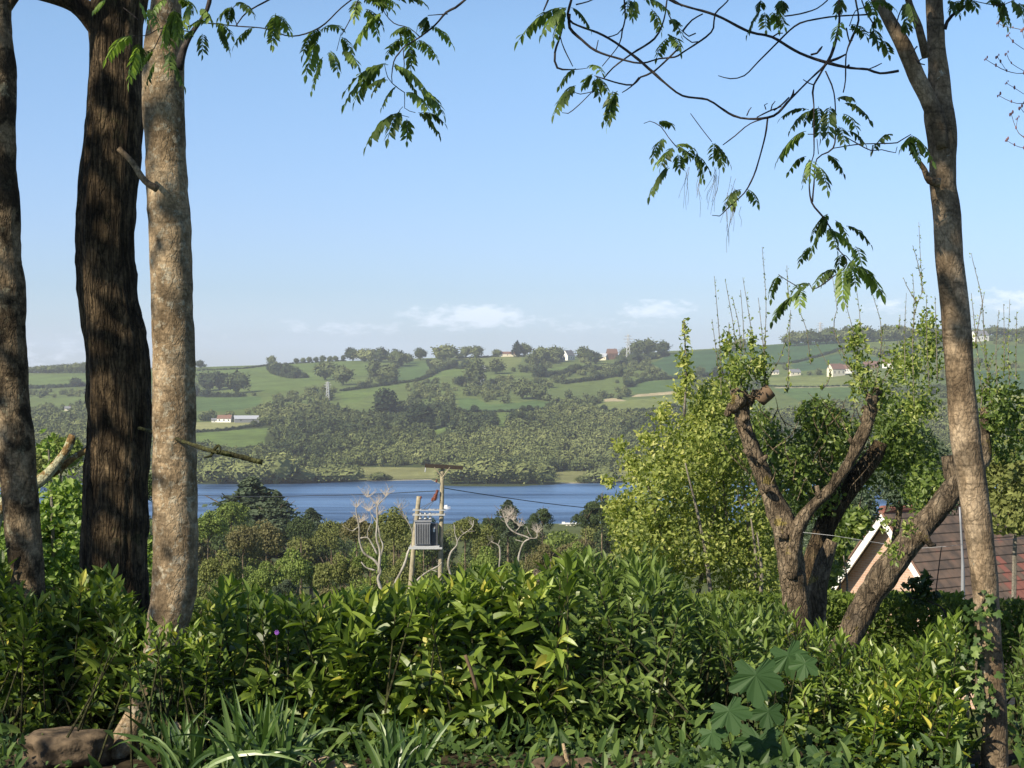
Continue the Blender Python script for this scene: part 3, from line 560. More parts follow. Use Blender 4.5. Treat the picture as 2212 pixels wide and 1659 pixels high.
# ------------------------------------------------------------------ far buildings
def box(acc, x0, x1, y0, y1, z0, z1, tint=.5):
    V = [(x, y, z) for x in (x0, x1) for y in (y0, y1) for z in (z0, z1)]
    acc.add(V, np.array([[0, 1, 3, 2], [4, 6, 7, 5], [0, 4, 5, 1], [2, 3, 7, 6], [0, 2, 6, 4], [1, 5, 7, 3]]), tint)
def house(px, py, wpx, hpx, rot, wallm, roofm, label, chimney=True, rooff=.45, depthf=.6, nwin=3, name='house'):
    p = hit(px, py); w = wpx/F*p[1]; h = hpx/F*p[1]; d = max(w*depthf, 5); rh = h*rooff; wh = h-rh
    root = empty(name, p, label, 'house'); root.rotation_euler = (0, 0, rot)
    def part(nm, acc, m, par=root): 
        V = np.concatenate(acc.V); o = mk(nm, V, [np.concatenate(v) for v in acc.F.values()], m); o.parent = par; return o
    a = Acc(); V = [(-w/2, -d/2, -3), (w/2, -d/2, -3), (w/2, d/2, -3), (-w/2, d/2, -3), (-w/2, -d/2, wh), (w/2, -d/2, wh), (w/2, d/2, wh), (-w/2, d/2, wh), (-w/2, 0, h-.2), (w/2, 0, h-.2)]
    a.add(V, [np.array([[0, 1, 5, 4], [2, 3, 7, 6]]), np.array([[1, 2, 6, 9, 5], [3, 0, 4, 8, 7]])]); part('wall', a, wallm)
    a = Acc(); o = .35
    for s in (-1, 1):
        V = [(-w/2-o, s*(d/2+o), wh-.25), (w/2+o, s*(d/2+o), wh-.25), (w/2+o, 0, h), (-w/2-o, 0, h)]; V2 = [(x, y, z+.25) for x, y, z in V]
        a.add(V+V2, np.array([[0, 1, 2, 3], [4, 7, 6, 5], [0, 4, 5, 1], [1, 5, 6, 2], [3, 2, 6, 7], [0, 3, 7, 4]]))
    r = part('roof', a, roofm)
    if chimney:
        a = Acc(); box(a, w*.28, w*.28+.8, -.4, .4, h-.6, h+1.1); part('chimney', a, M['redroof'], r)
    for i in range(nwin):
        a = Acc(); cx = (i+.5)/nwin*w-w/2; box(a, cx-.6, cx+.6, -d/2-.03, -d/2+.05, wh*.35, wh*.75); part('window', a, M['darkpane'])
    return root
house(1228, 778, 26, 21, .9, M['white_paint'], M['greyroof'], 'white gabled house among trees on the ridge', rooff=.55)
house(1213, 781, 14, 9, .2, M['cream'], M['greyroof'], 'low cream outbuilding left of the white gabled ridge house', False, nwin=1)
house(1300, 778, 24, 14, -.4, M['cream'], M['barn'], 'low building with pale grey roof left of the brick ridge house', False)
house(1322, 776, 22, 22, .3, M['redroof'], M['redroof'], 'reddish brick house on the ridge near the skyline pylon')
house(1096, 770, 36, 10, .05, M['cream'], M['redroof'], 'long low brown-roofed barn on the skyline beside the cypress', False, name='barn')
house(486, 912, 30, 15, -.1, M['white_paint'], M['redroof'], 'white farmhouse with red roof above the lowest left fields')
house(532, 912, 52, 14, .25, M['greyroof'], M['barn'], 'long grey-roofed barn right of the white farmhouse', False, name='barn', nwin=2)
house(463, 912, 12, 8, .2, M['white_paint'], M['greyroof'], 'tiny white outbuilding left of the farmhouse', False, nwin=1)
house(2116, 737, 34, 22, .35, M['white_paint'], M['greyroof'], 'white house near the skyline right of the right-hand trunk')
house(1675, 809, 14, 10, .1, M['cream'], M['greyroof'], 'small cream cottage, leftmost of the row behind the pollards', nwin=2)
house(1716, 811, 24, 13, .3, M['cream'], M['greyroof'], 'grey-roofed bungalow second from left behind the pollards', nwin=2)
house(1806, 812, 34, 26, .5, M['cream'], M['redroof'], 'large cream house with brown-red roof behind the pollards')
house(1832, 806, 22, 18, -.1, M['white_paint'], M['redroof'], 'white house tucked against the large cream one', nwin=2)
house(1880, 795, 30, 14, 0, M['redroof'], M['redroof'], 'long red-roofed house right of the cream houses')
house(1925, 795, 34, 18, -.4, M['white_paint'], M['redroof'], 'white house with red roof near the right trunk')
house(146, 887, 12, 9, .3, M['cream'], M['greyroof'], 'small cream house in the trees between the two leftmost trunks', nwin=1)
def pylon(px, py, hp, label):
    p = hit(px, py); h = hp/F*p[1]; w = h*.075; acc = Acc(); t = .22
    def seg(a, b, r=t): tube(acc, np.array((a, b))+p, np.array((r, r)), seg=4, step=1e3, cap=False)
    lv = np.linspace(0, 1, 8)
    def c(k, s, q): f = w*(1-.82*k)+.3; return (s*f, q*f, h*k)
    for s, q in ((-1, -1), (1, -1), (1, 1), (-1, 1)): seg(c(0, s, q), c(1, s, q), .3)
    for i in range(7):
        for (s, q), (s2, q2) in (((-1, -1), (1, -1)), ((1, -1), (1, 1)), ((1, 1), (-1, 1)), ((-1, 1), (-1, -1))):
            seg(c(lv[i], s, q), c(lv[i+1], s2, q2)); seg(c(lv[i], s2, q2), c(lv[i+1], s, q))
    root = empty('electricity_pylon', p, label, 'pylon'); acc.build('lattice_tower', M['galv'], root)
    acc = Acc()
    for k, L_ in ((.70, .15), (.82, .19), (.93, .14)):
        for s in (-1, 1): seg((0, 0, h*k+.6), (s*h*L_, 0, h*k)); seg((0, 0, h*k-.8), (s*h*L_, 0, h*k)); 
    acc.build('cross_arms', M['galv'], root)
pylon(1357, 780, 58, 'faint lattice pylon rising over the skyline above the ridge houses')
pylon(1042, 832, 44, 'pale lattice pylon standing on the slope in front of the trees')
pylon(708, 866, 42, 'small lattice pylon on the slope below the long bright field')
pylon(1772, 738, 42, 'very faint pylon on the skyline above the right-hand wood')
# ------------------------------------------------------------------ leaves
def leaf_tmpl(w=.36, n=4, fold=.18, curl=.18, pw=.8):
    """simple blade, length 1 along +y, midrib fold, drooping tip"""
    V = []; t = np.linspace(0, 1, n+1)
    for k in t:
        ww = w/2*math.sin(math.pi*min(1, max(0, k))**pw)**.9 if 0 < k < 1 else 0.0
        z = -curl*k*k
        V += [(-ww, k, z+fold*ww*1.2), (0, k, z), (ww, k, z+fold*ww*1.2)]
    Fq = []
    for i in range(n):
        a = i*3; b = a+3; Fq += [(a, a+1, b+1, b), (a+1, a+2, b+2, b+1)]
    return np.array(V), [np.array(Fq)]
LAUREL = leaf_tmpl(.34, 5, .5, .22); SMALL = leaf_tmpl(.6, 2, .4, .15); NARROW = leaf_tmpl(.26, 4, .4, .15); OVAL = leaf_tmpl(.62, 3, .35, .2)
LEAFLET = leaf_tmpl(.40, 3, .25, .12, .75)
QUAD = (np.array(((-.5, 0, 0), (0, .5, .08), (.5, 0, 0), (0, -.5, .08))), [np.array([[0, 1, 2, 3]])])
def ivyleaf():
    pts = [(0, 0), (.35, -.12), (.5, .15), (.32, .35), (.42, .62), (.15, .6), (0, 1.0), (-.15, .6), (-.42, .62), (-.32, .35), (-.5, .15), (-.35, -.12)]
    V = [(0, .3, 0)]+[(x, y, -.1*abs(x)-.1*y*y) for x, y in pts]; n = len(pts)
    return np.array(V), [np.array([(0, 1+i, 1+(i+1) % n) for i in range(n)])]
IVY = ivyleaf()
def syc():
    ang = []; 
    lobes = [(-112, .60), (-54, .90), (0, 1.0), (54, .90), (112, .60)]; pts = [(0, -.02)]
    for i, (a, r) in enumerate(lobes):
        for da, rr in ((-22, .74), (-18, .86), (-13, .80), (-8, .94), (0, 1.), (8, .94), (13, .80), (18, .86), (22, .74)):
            A = math.radians(a+da); pts.append((math.sin(A)*r*rr, math.cos(A)*r*rr))
        if i < 4: A = math.radians((a+lobes[i+1][0])/2); q = .60 if i in (1, 2) else .50; pts.append((math.sin(A)*q, math.cos(A)*q))
    V = [(0, .12, .0)]+[(x, y, -.18*(x*x+y*y)-.05*math.sin(x*9)) for x, y in pts]; n = len(pts)
    return np.array(V), [np.array([(0, 1+i, 1+(i+1) % n) for i in range(n)])]
SYC = syc()
# compound (pinnate) leaves
def compound(acc, stems, base, tip, size=None, face=None, tint=.5, npair=6):
    base = np.asarray(base, float); tip = np.asarray(tip, float); d = tip-base; L = np.linalg.norm(d)
    t = np.linspace(0, 1, npair+2)[:, None]; arch = np.array((0, 0, 1.))*L*.16
    C = base+d*t+arch*(4*t*(1-t)); tan = norm(np.gradient(C, axis=0))
    up = np.array((0, 0, 1.)) if face is None else face
    side = norm(np.cross(tan, up+np.array((.001, .002, 0)))); 
    ll = (L*.34 if size is None else size)*.98*np.array([.75, .95, 1.05, 1.05, 1, .9, .8, .8])[np.linspace(0, 7, npair+1).astype(int)]
    idx = np.arange(1, npair+1); Y = []; Nn = []; T = []; Sc = []
    for s in (-1, 1):
        droop = np.array((0, 0, -1.))*rng.uniform(.25, .75)
        dirs = norm(side[idx]*s*.8+tan[idx]*.42+droop+rng.normal(0, .12, (npair, 3))); Y.append(dirs); Nn.append(norm(np.cross(tan[idx], side[idx])*-1+side[idx]*s*.5+rng.normal(0, .15, (npair, 3)))); T.append(C[idx]); Sc.append(ll[:npair])
    Y.append(tan[-1:]+np.array((0, 0, -.3))); Nn.append(np.array([[0, 0, 1.]])+rng.normal(0, .2, (1, 3))); T.append(C[-1:]); Sc.append(ll[-1:])
    Y = np.vstack(Y); Nn = np.vstack(Nn); T = np.vstack(T); Sc = np.concatenate(Sc)
    acc.inst(LEAFLET, frames(Y, Nn, Sc), T, np.clip(tint+rng.normal(0, .1, len(T)), 0, 1))
    if stems is not None: tube(stems, C, np.full(len(C), .0013), seg=4, step=.05, cap=False)
def crops(col, row, pl):  # coordinates noted on 3x enlargements of the photograph
    ox = (0, 737.3, 1474.7)[col]; oy = (0, 553, 1106)[row]
    return [tuple([ox+p[0]/3, oy+p[1]/3]+[q/3 for q in p[2:3]]+list(p[3:])) for p in pl]
LV1 = [(860,230,690,380,.9),(900,300,835,530,.9),(1010,400,950,550,.1),(1060,350,1190,550,.25),(1080,150,1060,320,.75),(1130,60,1100,300,.5),(900,10,960,150,.85),(960,60,1020,170,.8),(690,0,615,60,.9),(1230,30,1190,190,.7),(1300,60,1370,140,.6),(1310,220,1310,350,.15),(1250,200,1200,240,.2),(1420,190,1480,310,.15),(1380,140,1230,170,.6),(1400,150,1500,230,.4),(1500,50,1420,110,.2),(1530,20,1640,90,.15),(1650,180,1520,290,.1),(1790,100,1770,290,.5),(1780,100,1880,200,.85),(1800,110,1725,200,.5),(2075,190,1965,350,.1),(2075,200,2210,180,.5),(2060,270,1985,480,.55),(2080,380,2040,540,.8),(2140,330,2190,460,.6),
       (1080,0,980,90,.7),(1150,100,1150,250,.4),(1000,330,900,440,.85),(1170,0,1240,60,.3),(1110,330,1090,460,.5)]
LV2 = [(110,0,85,120,.8),(200,20,330,60,.75),(270,80,75,310,.8),(160,70,235,230,.75),(150,0,350,20,.6),(0,240,70,350,.1),(10,330,110,430,.5),(360,0,540,20,.1),(440,180,340,210,.4),(400,250,300,350,.1),(440,190,440,330,.8),(450,310,450,450,.1),(500,260,620,380,.7),(580,170,720,290,.85),(560,110,500,170,.15),(290,410,25,670,.55),(250,430,90,650,.3),(340,430,560,600,.85),(300,520,170,570,.1),(360,560,265,690,.4),(420,600,570,720,.8),(520,580,660,740,.75),(370,735,165,940,.2),(425,770,425,910,.6),(500,730,630,870,.1),
       (1440,50,1150,260,.45),(1490,50,1610,180,.08),(1460,50,1300,220,.5),(1520,445,1415,555,.4),(1510,570,1380,740,.35),(1600,430,1690,470,.7),(1630,480,1570,550,.4),(1650,500,1725,590,.3),(1640,510,1670,620,.3),(1790,590,1700,780,.2),(1760,590,1740,770,.2),(1900,0,1890,110,.5),(1960,0,2110,60,.6),(2010,60,2070,200,.5),(2130,130,2200,220,.1),(2110,250,2045,370,.35),(2130,240,2190,300,.7),(1870,0,1850,80,.3),
       (2060,790,2140,810,.4),(2090,900,2020,1020,.4),(2150,960,2070,1080,.15),(2170,950,2250,1010,.1),(2120,1080,2000,1270,.2),(2180,1000,2190,1090,.5)]
LV3 = [(510,65,420,220,.1),(530,80,540,190,.3),(590,85,660,170,.5),(510,0,485,50,.1),(640,0,650,55,.1),(1020,0,1030,50,.2),(1035,145,985,260,.85),(1090,160,1190,235,.15),(1200,0,1240,100,.5),(1230,10,1370,50,.2),(1250,100,1290,170,.9),(1240,190,1265,290,.1),(1290,260,1335,350,.1),(830,720,700,840,.1),(880,690,890,890,.15),(960,690,940,890,.2),(850,700,800,780,.1),(1000,640,1100,640,.2),(1050,670,1210,775,.1),(1040,740,1130,840,.7),(1010,820,1050,930,.2),(1070,850,1180,930,.1),(800,850,615,1035,.6),(800,1015,690,1110,.1),(945,1010,1040,1120,.1),(840,1040,825,1150,.85),(880,1080,940,1230,.35),(1360,870,1235,970,.15),(1490,880,1415,960,.6),(1480,880,1620,1040,.65),(1470,930,1530,1050,.8),
       (80,960,0,1050,.1),(90,980,115,1150,.3),(60,1000,170,1100,.15),(190,930,305,1060,.15),(210,950,260,1075,.2),(380,1230,275,1330,.5),(330,1240,320,1330,.8),(420,1230,485,1320,.45),
       (940,1410,835,1630,.2),(940,1420,880,1520,.15),(990,1430,1060,1530,.5),(1060,1465,1215,1580,.15),(950,1490,1130,1655,.8),(940,1480,1000,1620,.4),(830,1600,760,1700,.1),(1720,0,1790,90,.1),(1800,10,1740,60,.2),(1850,0,1900,50,.15),(2060,0,2120,140,.15),(2130,0,2200,110,.3),(2090,10,2050,130,.1),(2180,20,2212,80,.6),(1440,140,1460,190,.2),(1460,20,1500,140,.4),(1990,0,2060,20,.2)]
LV6 = [(990,90,860,185,.1),(1040,70,1040,290,.7),(1110,20,1060,120,.85),(1120,70,1290,245,.8),(1100,90,1120,190,.5),(620,130,575,275,.15),(830,190,720,220,.1),(820,190,680,310,.3),(760,220,760,330,.8),(700,270,585,425,.15),(1120,-60,1160,60,.75),(1030,-10,1010,60,.1)]
def T_(x, y, d, j=.25): return P(x, y, d+random.uniform(-j, j))
def leafset(acc, stems, col, row, lv, d):
    ox = (0, 737.3, 1474.7)[col]; oy = (0, 553, 1106)[row]
    for x0, y0, x1, y1, t in lv:
        b = P(ox+x0/3, oy+y0/3, d+random.uniform(-.12, .12)); tp = P(ox+x1/3, oy+y1/3, b[1]+random.uniform(-.08, .08)); 
        if random.random() < .45:
            v = tp-b; tq = b+np.array((v[0]*random.uniform(.5, 1.15)+random.uniform(-.025, .025), v[1]+random.uniform(.02, .07), v[2]*random.uniform(.6, 1.1)+random.uniform(-.02, .03))); compound(acc, stems, b+np.array((random.uniform(-.01, .01), .01, random.uniform(-.01, .015))), tq, size=max(.035, min(.055, np.linalg.norm(v)*.33)), tint=.1+.8*random.random(), npair=7)
        compound(acc, stems, b, tp, size=max(.038, min(.06, np.linalg.norm(tp-b)*.36)), tint=.12+.85*t, npair=9 if np.linalg.norm(tp-b) > .15 else 8 if np.linalg.norm(tp-b) > .11 else 6)
# ------------------------------------------------------------------ overhead crowns (above the picture, throwing the dappled shade)
def overhead(acc, c, r, n, low=None):
    c = np.array(c, float); r = np.array(r, float); lumps = c+rdir(60)*rng.uniform(.3, 1, (60, 1))*r
    p = lumps[rng.integers(0, 60, n)]+rng.normal(0, .30, (n, 3))
    y = np.maximum(p[:, 1], .3); row = CYP-F*(p[:, 2]-CZ)/y; px = CXP+F*p[:, 0]/y
    out = (row < -110) | (p[:, 1] < -.5) | (px < -150) | (px > 2360); p = p[out & (p[:, 2] > 1.9)]
    m = len(p); R = frames(rdir(m)+np.array((0, 0, -.4)), rdir(m)+np.array((0, 0, 1.)), rng.uniform(.06, .12, m)[:, None]*np.array((1.6, 1.3, 1)))
    acc.inst(SMALL, R, p, rng.uniform(0, 1, m))
# ------------------------------------------------------------------ the four big trunks
def big_trees():
    # leftmost trunk
    r = empty('rowan_tree', P(62, 1420, 8.2), 'leftmost trunk, brown and mottled, cut by the left edge of the picture', 'tree')
    a = Acc(); tubepx(a, [(-13, -260, 36), (-13, 0, 37), (-10, 100, 38), (-6, 165, 40), (-5, 333, 38), (2, 433, 38), (7, 553, 39), (13, 625, 42), (15, 700, 39), (19, 786, 39), (24, 886, 40), (33, 953, 41), (39, 1020, 40), (45, 1106, 40), (54, 1206, 38), (62, 1320, 38), (62, 1450, 46)], 8.0, seg=40, step=.03, rough=.16, rscale=7, seed=3, ridge=.05)
    tubepx(a, [(-6, 40, 18), (20, 5, 14), (50, -30, 12), (120, -90, 11)], 8.0, seg=14, step=.04, rough=.1)
    a.build('trunk', M['bark_left'], r, True)
    a = Acc(); overhead(a, (-6.3, 3.9, 5.3), (1.5, 1.6, 1.2), 1000); a.build('crown', M['crown_leaf'], r)
    # thick dark trunk
    r = empty('rowan_tree', P(250, 1450, 8.4), 'thick dark trunk with fissured bark, second from left', 'tree')
    a = Acc(); tubepx(a, [(262, -260, 64), (262, -60, 62), (256, 0, 62), (250, 50, 60), (249, 133, 58), (249, 233, 62), (242, 333, 65), (231, 433, 67), (228, 553, 66), (236, 653, 67), (254, 786, 71), (257, 920, 71), (252, 1030, 72), (250, 1106, 73), (246, 1206, 72), (252, 1306, 72), (256, 1480, 84)], 8.3, seg=64, step=.025, rough=.10, rscale=6, seed=11, ridge=.10, nridge=30)
    tubepx(a, [(232, 75, 30), (205, 45, 26), (165, 8, 21), (110, -12, 19), (20, -35, 17)], 8.25, seg=22, step=.04, rough=.12, seed=4, ridge=.06)
    a.build('trunk', M['bark_dark'], r, True)
    a = Acc(); tubepx(a, [(300, 925, 3, 8.0), (325, 931, 4, 7.9), (370, 944, 4, 7.2), (443, 970, 5, 6.9), (500, 982, 6, 6.9), (567, 999, 5.5, 6.9)], 6.9, seg=10, step=.02, rough=.4, rscale=30, seed=5)
    for q in ([(460, 975, 4, 6.9), (455, 985, 3, 6.88), (440, 988, 1.5, 6.85)], [(462, 972, 4, 6.85), (472, 962, 3, 6.85), (476, 975, 2, 6.85), (466, 978, 3, 6.87)]): tubepx(a, q, 6.9, seg=8, step=.01, rough=.3, rscale=40)
    a.build('broken_branch', M['moss_twig'], r, True)
    a = Acc(); overhead(a, (-5.3, 5.2, 5.7), (1.3, 1.4, 1.4), 1000); overhead(a, (-5.2, 4.6, 3.7), (.9, 1.2, .4), 260); a.build('crown', M['crown_leaf'], r)
    # pale trunk
    r = empty('rowan_tree', P(256, 1640, 7.1), 'pale smooth trunk with light bark, third from left', 'tree')
    a = Acc(); tubepx(a, [(362, -260, 30), (358, 0, 32), (354, 100, 43), (353, 200, 45), (357, 300, 43), (360, 400, 45), (367, 500, 45), (371, 600, 44), (373, 686, 44), (376, 786, 46), (377, 920, 48), (378, 1060, 49), (380, 1150, 49), (379, 1230, 48), (375, 1290, 47), (364, 1345, 44), (345, 1420, 36), (322, 1490, 28), (305, 1530, 26), (282, 1575, 28), (258, 1640, 40), (240, 1720, 52)], 7.2, seg=48, step=.025, rough=.13, rscale=7, seed=21)
    tubepx(a, [(282, 1600, 22), (235, 1640, 18), (160, 1662, 14), (100, 1690, 10)], 7.1, seg=14, step=.03, rough=.25, seed=8)
    a.build('trunk', M['bark_pale'], r, True)
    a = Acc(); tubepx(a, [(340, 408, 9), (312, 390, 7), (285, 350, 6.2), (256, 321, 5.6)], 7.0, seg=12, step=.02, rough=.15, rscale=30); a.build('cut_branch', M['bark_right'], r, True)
    br = Acc(); tubepx(br, [(385, 150, 10), (397, 105, 8), (415, 70, 6), (440, 35, 4.5), (452, 5, 5), (456, -40, 4)], 7.1, seg=10, step=.03, rough=.15)
    BR = [(0, [(1180,190,4,7.0),(1300,150,4,6.9),(1540,170,4),(1720,185,4),(1890,235,5),(2070,180,5),(2212,50,5),(2330,-40,5)]), (0, [(1530,165,4),(1600,80,5),(1740,0,6),(1850,-60,6)]),
          (1, [(900,-80,9),(800,0,8),(740,50,8),(680,80,7),(610,160,6),(510,240,5),(400,310,4),(370,350,5),(340,400,4),(330,540,3),(410,600,3),(410,700,2.5),(480,730,2)]), (1, [(510,240,4),(440,180,2.5),(340,150,4),(270,60,3),(300,0,3)]), (1, [(0,230,3),(60,120,4),(110,0,4),(150,-80,5)]), (1, [(0,210,2),(-30,330,2)]),
          (1, [(400,310,3),(405,450,3),(340,430,2)]), (1, [(330,540,2.5),(300,500,3),(280,420,2)]), (0, [(1540,170,3),(1500,60,3),(1560,20,2.5)]), (1, [(400,690,2),(370,735,2),(440,760,2)]), (1, [(690,90,4),(560,100,2.5)]), (0, [(900,130,4),(800,50,3)]), (0, [(1250,210,4),(1060,180,4),(950,230,3),(860,230,2)]), (0, [(1060,180,3),(1000,310,3),(960,360,2)])]
    for c, pl in BR: tubepx(br, crops(c, 0, pl), 6.9, seg=7, step=.03, rough=.35, rscale=40)
    br.build('branches', M['twig'], r, True)
    a = Acc(); st = a; leafset(a, st, 0, 0, LV1, 6.75); leafset(a, st, 1, 0, [v for v in LV2 if v[0] < 900], 6.9)
    a.build('foliage', M['rowan'], r)
    a = Acc(); overhead(a, (-4.2, 4.3, 6.0), (1.0, 1.3, 1.0), 700); a.build('crown', M['crown_leaf'], r)
    # right-hand trunk, forked
    r = empty('rowan_tree', P(2150, 1680, 7.0), 'slender forked trunk on the right with branches reaching left', 'tree')
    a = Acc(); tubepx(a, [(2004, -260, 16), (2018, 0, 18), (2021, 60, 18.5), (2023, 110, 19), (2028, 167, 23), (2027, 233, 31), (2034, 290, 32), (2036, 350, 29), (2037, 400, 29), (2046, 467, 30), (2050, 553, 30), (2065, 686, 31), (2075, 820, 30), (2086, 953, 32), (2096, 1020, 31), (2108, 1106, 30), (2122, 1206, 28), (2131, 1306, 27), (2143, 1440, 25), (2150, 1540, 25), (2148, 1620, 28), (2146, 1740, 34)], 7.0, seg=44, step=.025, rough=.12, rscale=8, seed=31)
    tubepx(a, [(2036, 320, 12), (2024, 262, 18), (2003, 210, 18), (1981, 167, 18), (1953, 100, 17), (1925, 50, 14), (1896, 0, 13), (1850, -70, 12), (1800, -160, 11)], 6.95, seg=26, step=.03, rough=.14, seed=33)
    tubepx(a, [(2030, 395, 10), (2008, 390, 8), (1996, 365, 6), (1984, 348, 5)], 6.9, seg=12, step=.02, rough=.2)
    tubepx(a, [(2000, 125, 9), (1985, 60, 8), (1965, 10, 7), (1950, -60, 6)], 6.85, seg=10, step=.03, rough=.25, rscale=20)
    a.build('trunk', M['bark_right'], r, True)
    br = Acc()
    BR = [(2, [(1400,460,10),(1280,475,8),(1200,450,9),(1090,440,9),(950,410,11),(760,345,10),(580,240,9),(430,205,9),(220,100,9),(0,35,8),(-82,0,8),(-200,-70,7)]),
          (2, [(1250,90,8),(1190,95,6),(1000,105,6),(860,125,6),(760,150,6),(690,200,5.5),(620,270,5.5),(490,400,5),(400,490,4),(310,510,3.5),(230,490,2.5)]),
          (2, [(1010,-80,9),(1015,140,9),(990,270,10),(940,400,10),(830,510,6),(700,640,8),(590,750,9),(430,770,8),(330,750,8),(240,695,7),(160,645,7),(0,620,7),(-112,540,8),(-202,460,9),(-332,350,9),(-512,230,8),(-712,150,8),(-745,90,9),(-722,0,9),(-715,-90,9)]),
          (1, [(1480,90,9),(1480,180,11),(1560,260,10),(1650,330,9),(1800,380,7),(1940,410,6),(2060,380,5),(2160,370,6),(2212,340,6),(2362,240,6),(2412,180,6),(2422,90,6),(2500,10,5),(2540,-60,5)]),
          (2, [(940,400,8),(920,430,7),(880,500,7),(850,550,7),(842,600,8),(850,680,5),(850,850,5),(850,1000,4),(830,1060,4),(820,1180,4),(835,1310,6),(905,1400,6),(960,1480,5)]),
          (2, [(925,460,5),(980,600,5),(990,800,4),(975,960,6),(870,1030,5),(850,1200,5),(840,1310,6)]),(2, [(1110,-80,6),(1120,0,7),(1140,130,7),(1100,240,8),(1060,350,5),(1055,520,5),(1040,600,4)]),
          (2, [(590,750,6),(440,800,4),(340,880,4),(260,940,3)]),(2, [(550,770,6),(535,880,6),(490,1050,5),(460,1140,5),(400,1250,5),(300,1340,4),(240,1400,3),(190,1395,2)]),
          (2, [(980,960,3.5),(1140,935,4),(1290,930,4),(1390,925,4),(1430,900,4),(1480,870,3)]),(2, [(1060,890,3.5),(1140,935,4),(1220,975,4),(1290,970,3),(1380,990,3),(1390,950,2)]),(2, [(50,735,2),(120,830,3),(190,920,3)]),
          (1, [(1450,90,7),(1420,230,7),(1385,340,8),(1400,440,7),(1520,450,3),(1600,440,2)]),(1, [(1400,120,4),(1430,280,4),(1500,430,3)]),(1, [(1830,-60,6),(1835,20,6),(1840,120,6),(1820,200,5),(1800,290,4),(1690,430,3)]),
          (1, [(2110,0,5),(2090,130,5),(2030,250,7),(1880,350,6),(1760,440,5),(1700,510,4)]),(1, [(2200,300,6),(2030,460,6),(1940,500,6),(1890,550,6),(1800,540,5),(1700,510,5),(1640,490,3)]),(1, [(1930,500,4),(1880,560,4),(1820,600,3)]),
          (1, [(1960,800,2),(2000,785,3),(2070,820,3),(2120,890,3),(2170,950,3)]),(1, [(1640,590,3),(1550,610,3),(1500,590,2)]),(1, [(1620,600,3),(1540,680,3),(1470,735,3),(1430,730,2)]),(1, [(1310,70,5),(1340,0,6),(1360,-60,6)]),
          (1, [(1730,240,4),(1790,220,4),(1830,170,3)]),(1, [(1650,330,4),(1665,260,3)]),(1, [(1520,30,5),(1600,10,4),(1680,-30,4)]),(1, [(2130,-10,8),(2212,40,8)]),(1, [(2110,60,4),(2140,130,4),(2212,170,3)]),
          (2, [(0,200,6),(60,130,5),(130,90,5)]),(2, [(0,200,3),(40,235,4),(85,215,4)]),(2, [(0,230,3),(60,275,4),(100,270,4)]),(2, [(660,105,4),(760,90,5),(870,55,5),(940,0,5)]),(2, [(830,355,8),(870,345,7),(890,320,8),(905,300,4)]),
          (2, [(940,400,8),(1000,380,9),(1060,350,6)]),(2, [(1200,450,4),(1250,430,4),(1290,410,3)]),(2, [(580,240,5),(620,215,5),(650,215,3)]),(2, [(700,640,8),(715,610,10),(720,580,4)]),(2, [(590,715,6),(640,680,6),(690,630,6)]),
          (2, [(480,760,4),(560,720,5),(640,690,4)]),(2, [(540,710,4),(530,680,4),(550,670,3)]),(2, [(570,720,4),(580,680,4),(600,655,3)]),(2, [(415,750,5),(430,715,4),(445,695,3)]),(2, [(850,550,5),(820,540,4),(780,515,3)]),
          (2, [(870,900,2.5),(880,1000,3)]),(2, [(1700,190,12),(1715,140,12),(1745,100,11),(1790,70,10),(1850,20,8),(1900,-30,7)]),(2, [(1380,180,4),(1400,100,4),(1430,30,4)]),(2, [(1240,160,5),(1190,80,5),(1160,0,5)]),(2, [(1060,180,5),(1080,270,5),(1100,260,5)]),
          (2, [(1080,170,3),(1120,70,4),(1180,50,4)]),(2, [(1080,190,3),(1160,200,3),(1230,215,3)]),(2, [(1500,370,5),(1530,410,5),(1570,420,4)]),(2, [(1480,350,5),(1510,310,5),(1520,300,6)]),(2, [(1520,400,4),(1550,380,4)]),(2, [(1900,10,3),(2050,35,3),(2150,0,3)]),
          (2, [(810,870,3),(850,870,3)]),(2, [(1230,940,3),(1230,990,3)]),(2, [(1055,440,5),(1080,420,7)])]
    for c, pl in BR: tubepx(br, crops(c, 0, pl), 6.7, seg=7, step=.03, rough=.45, rscale=45)
    tubepx(br, crops(2, 1, [(980,-70,4),(1060,20,4),(1050,80,4),(980,130,4),(900,190,4),(840,215,3),(820,180,2)]), 6.7, seg=6, step=.03, rough=.2); tubepx(br, crops(2, 1, [(620,120,2.5),(680,160,3),(740,195,3)]), 6.7, seg=6, step=.03)
    tubepx(br, crops(2, 1, [(1060,0,3),(1110,60,3),(1130,90,2)]), 6.7, seg=6, step=.03)
    br.build('branches', M['twig'], r, True)
    a = Acc(); st = a; leafset(a, st, 1, 0, [v for v in LV2 if v[0] >= 900], 6.7); leafset(a, st, 2, 0, LV3, 6.7); leafset(a, st, 2, 1, LV6, 6.7)
    a.build('foliage', M['rowan'], r)
    # last year's hanging flower stalks
    a = Acc()
    for k in range(34):
        x = random.choice((30, 110, 210, 320, 370, 240, 290, 330)); y = random.uniform(1080, 1150) if x < 340 else random.uniform(1120, 1340); L_ = random.uniform(120, 300); s = random.uniform(-70, 20)
        if x > 280: y = random.uniform(1130, 1360)
        pl = [(x+random.uniform(-15, 15), y, 1.3), (x+s*.3+random.uniform(-10, 10), y+L_*.35, 1.1), (x+s*.7+random.uniform(-14, 14), y+L_*.7, 1.0), (x+s+random.uniform(-10, 10), y+L_, .8)]
        tubepx(a, crops(2, 0, pl), 6.75, seg=4, step=.03, cap=False)
    a.build('hanging_stalks', M['shoot'], r)
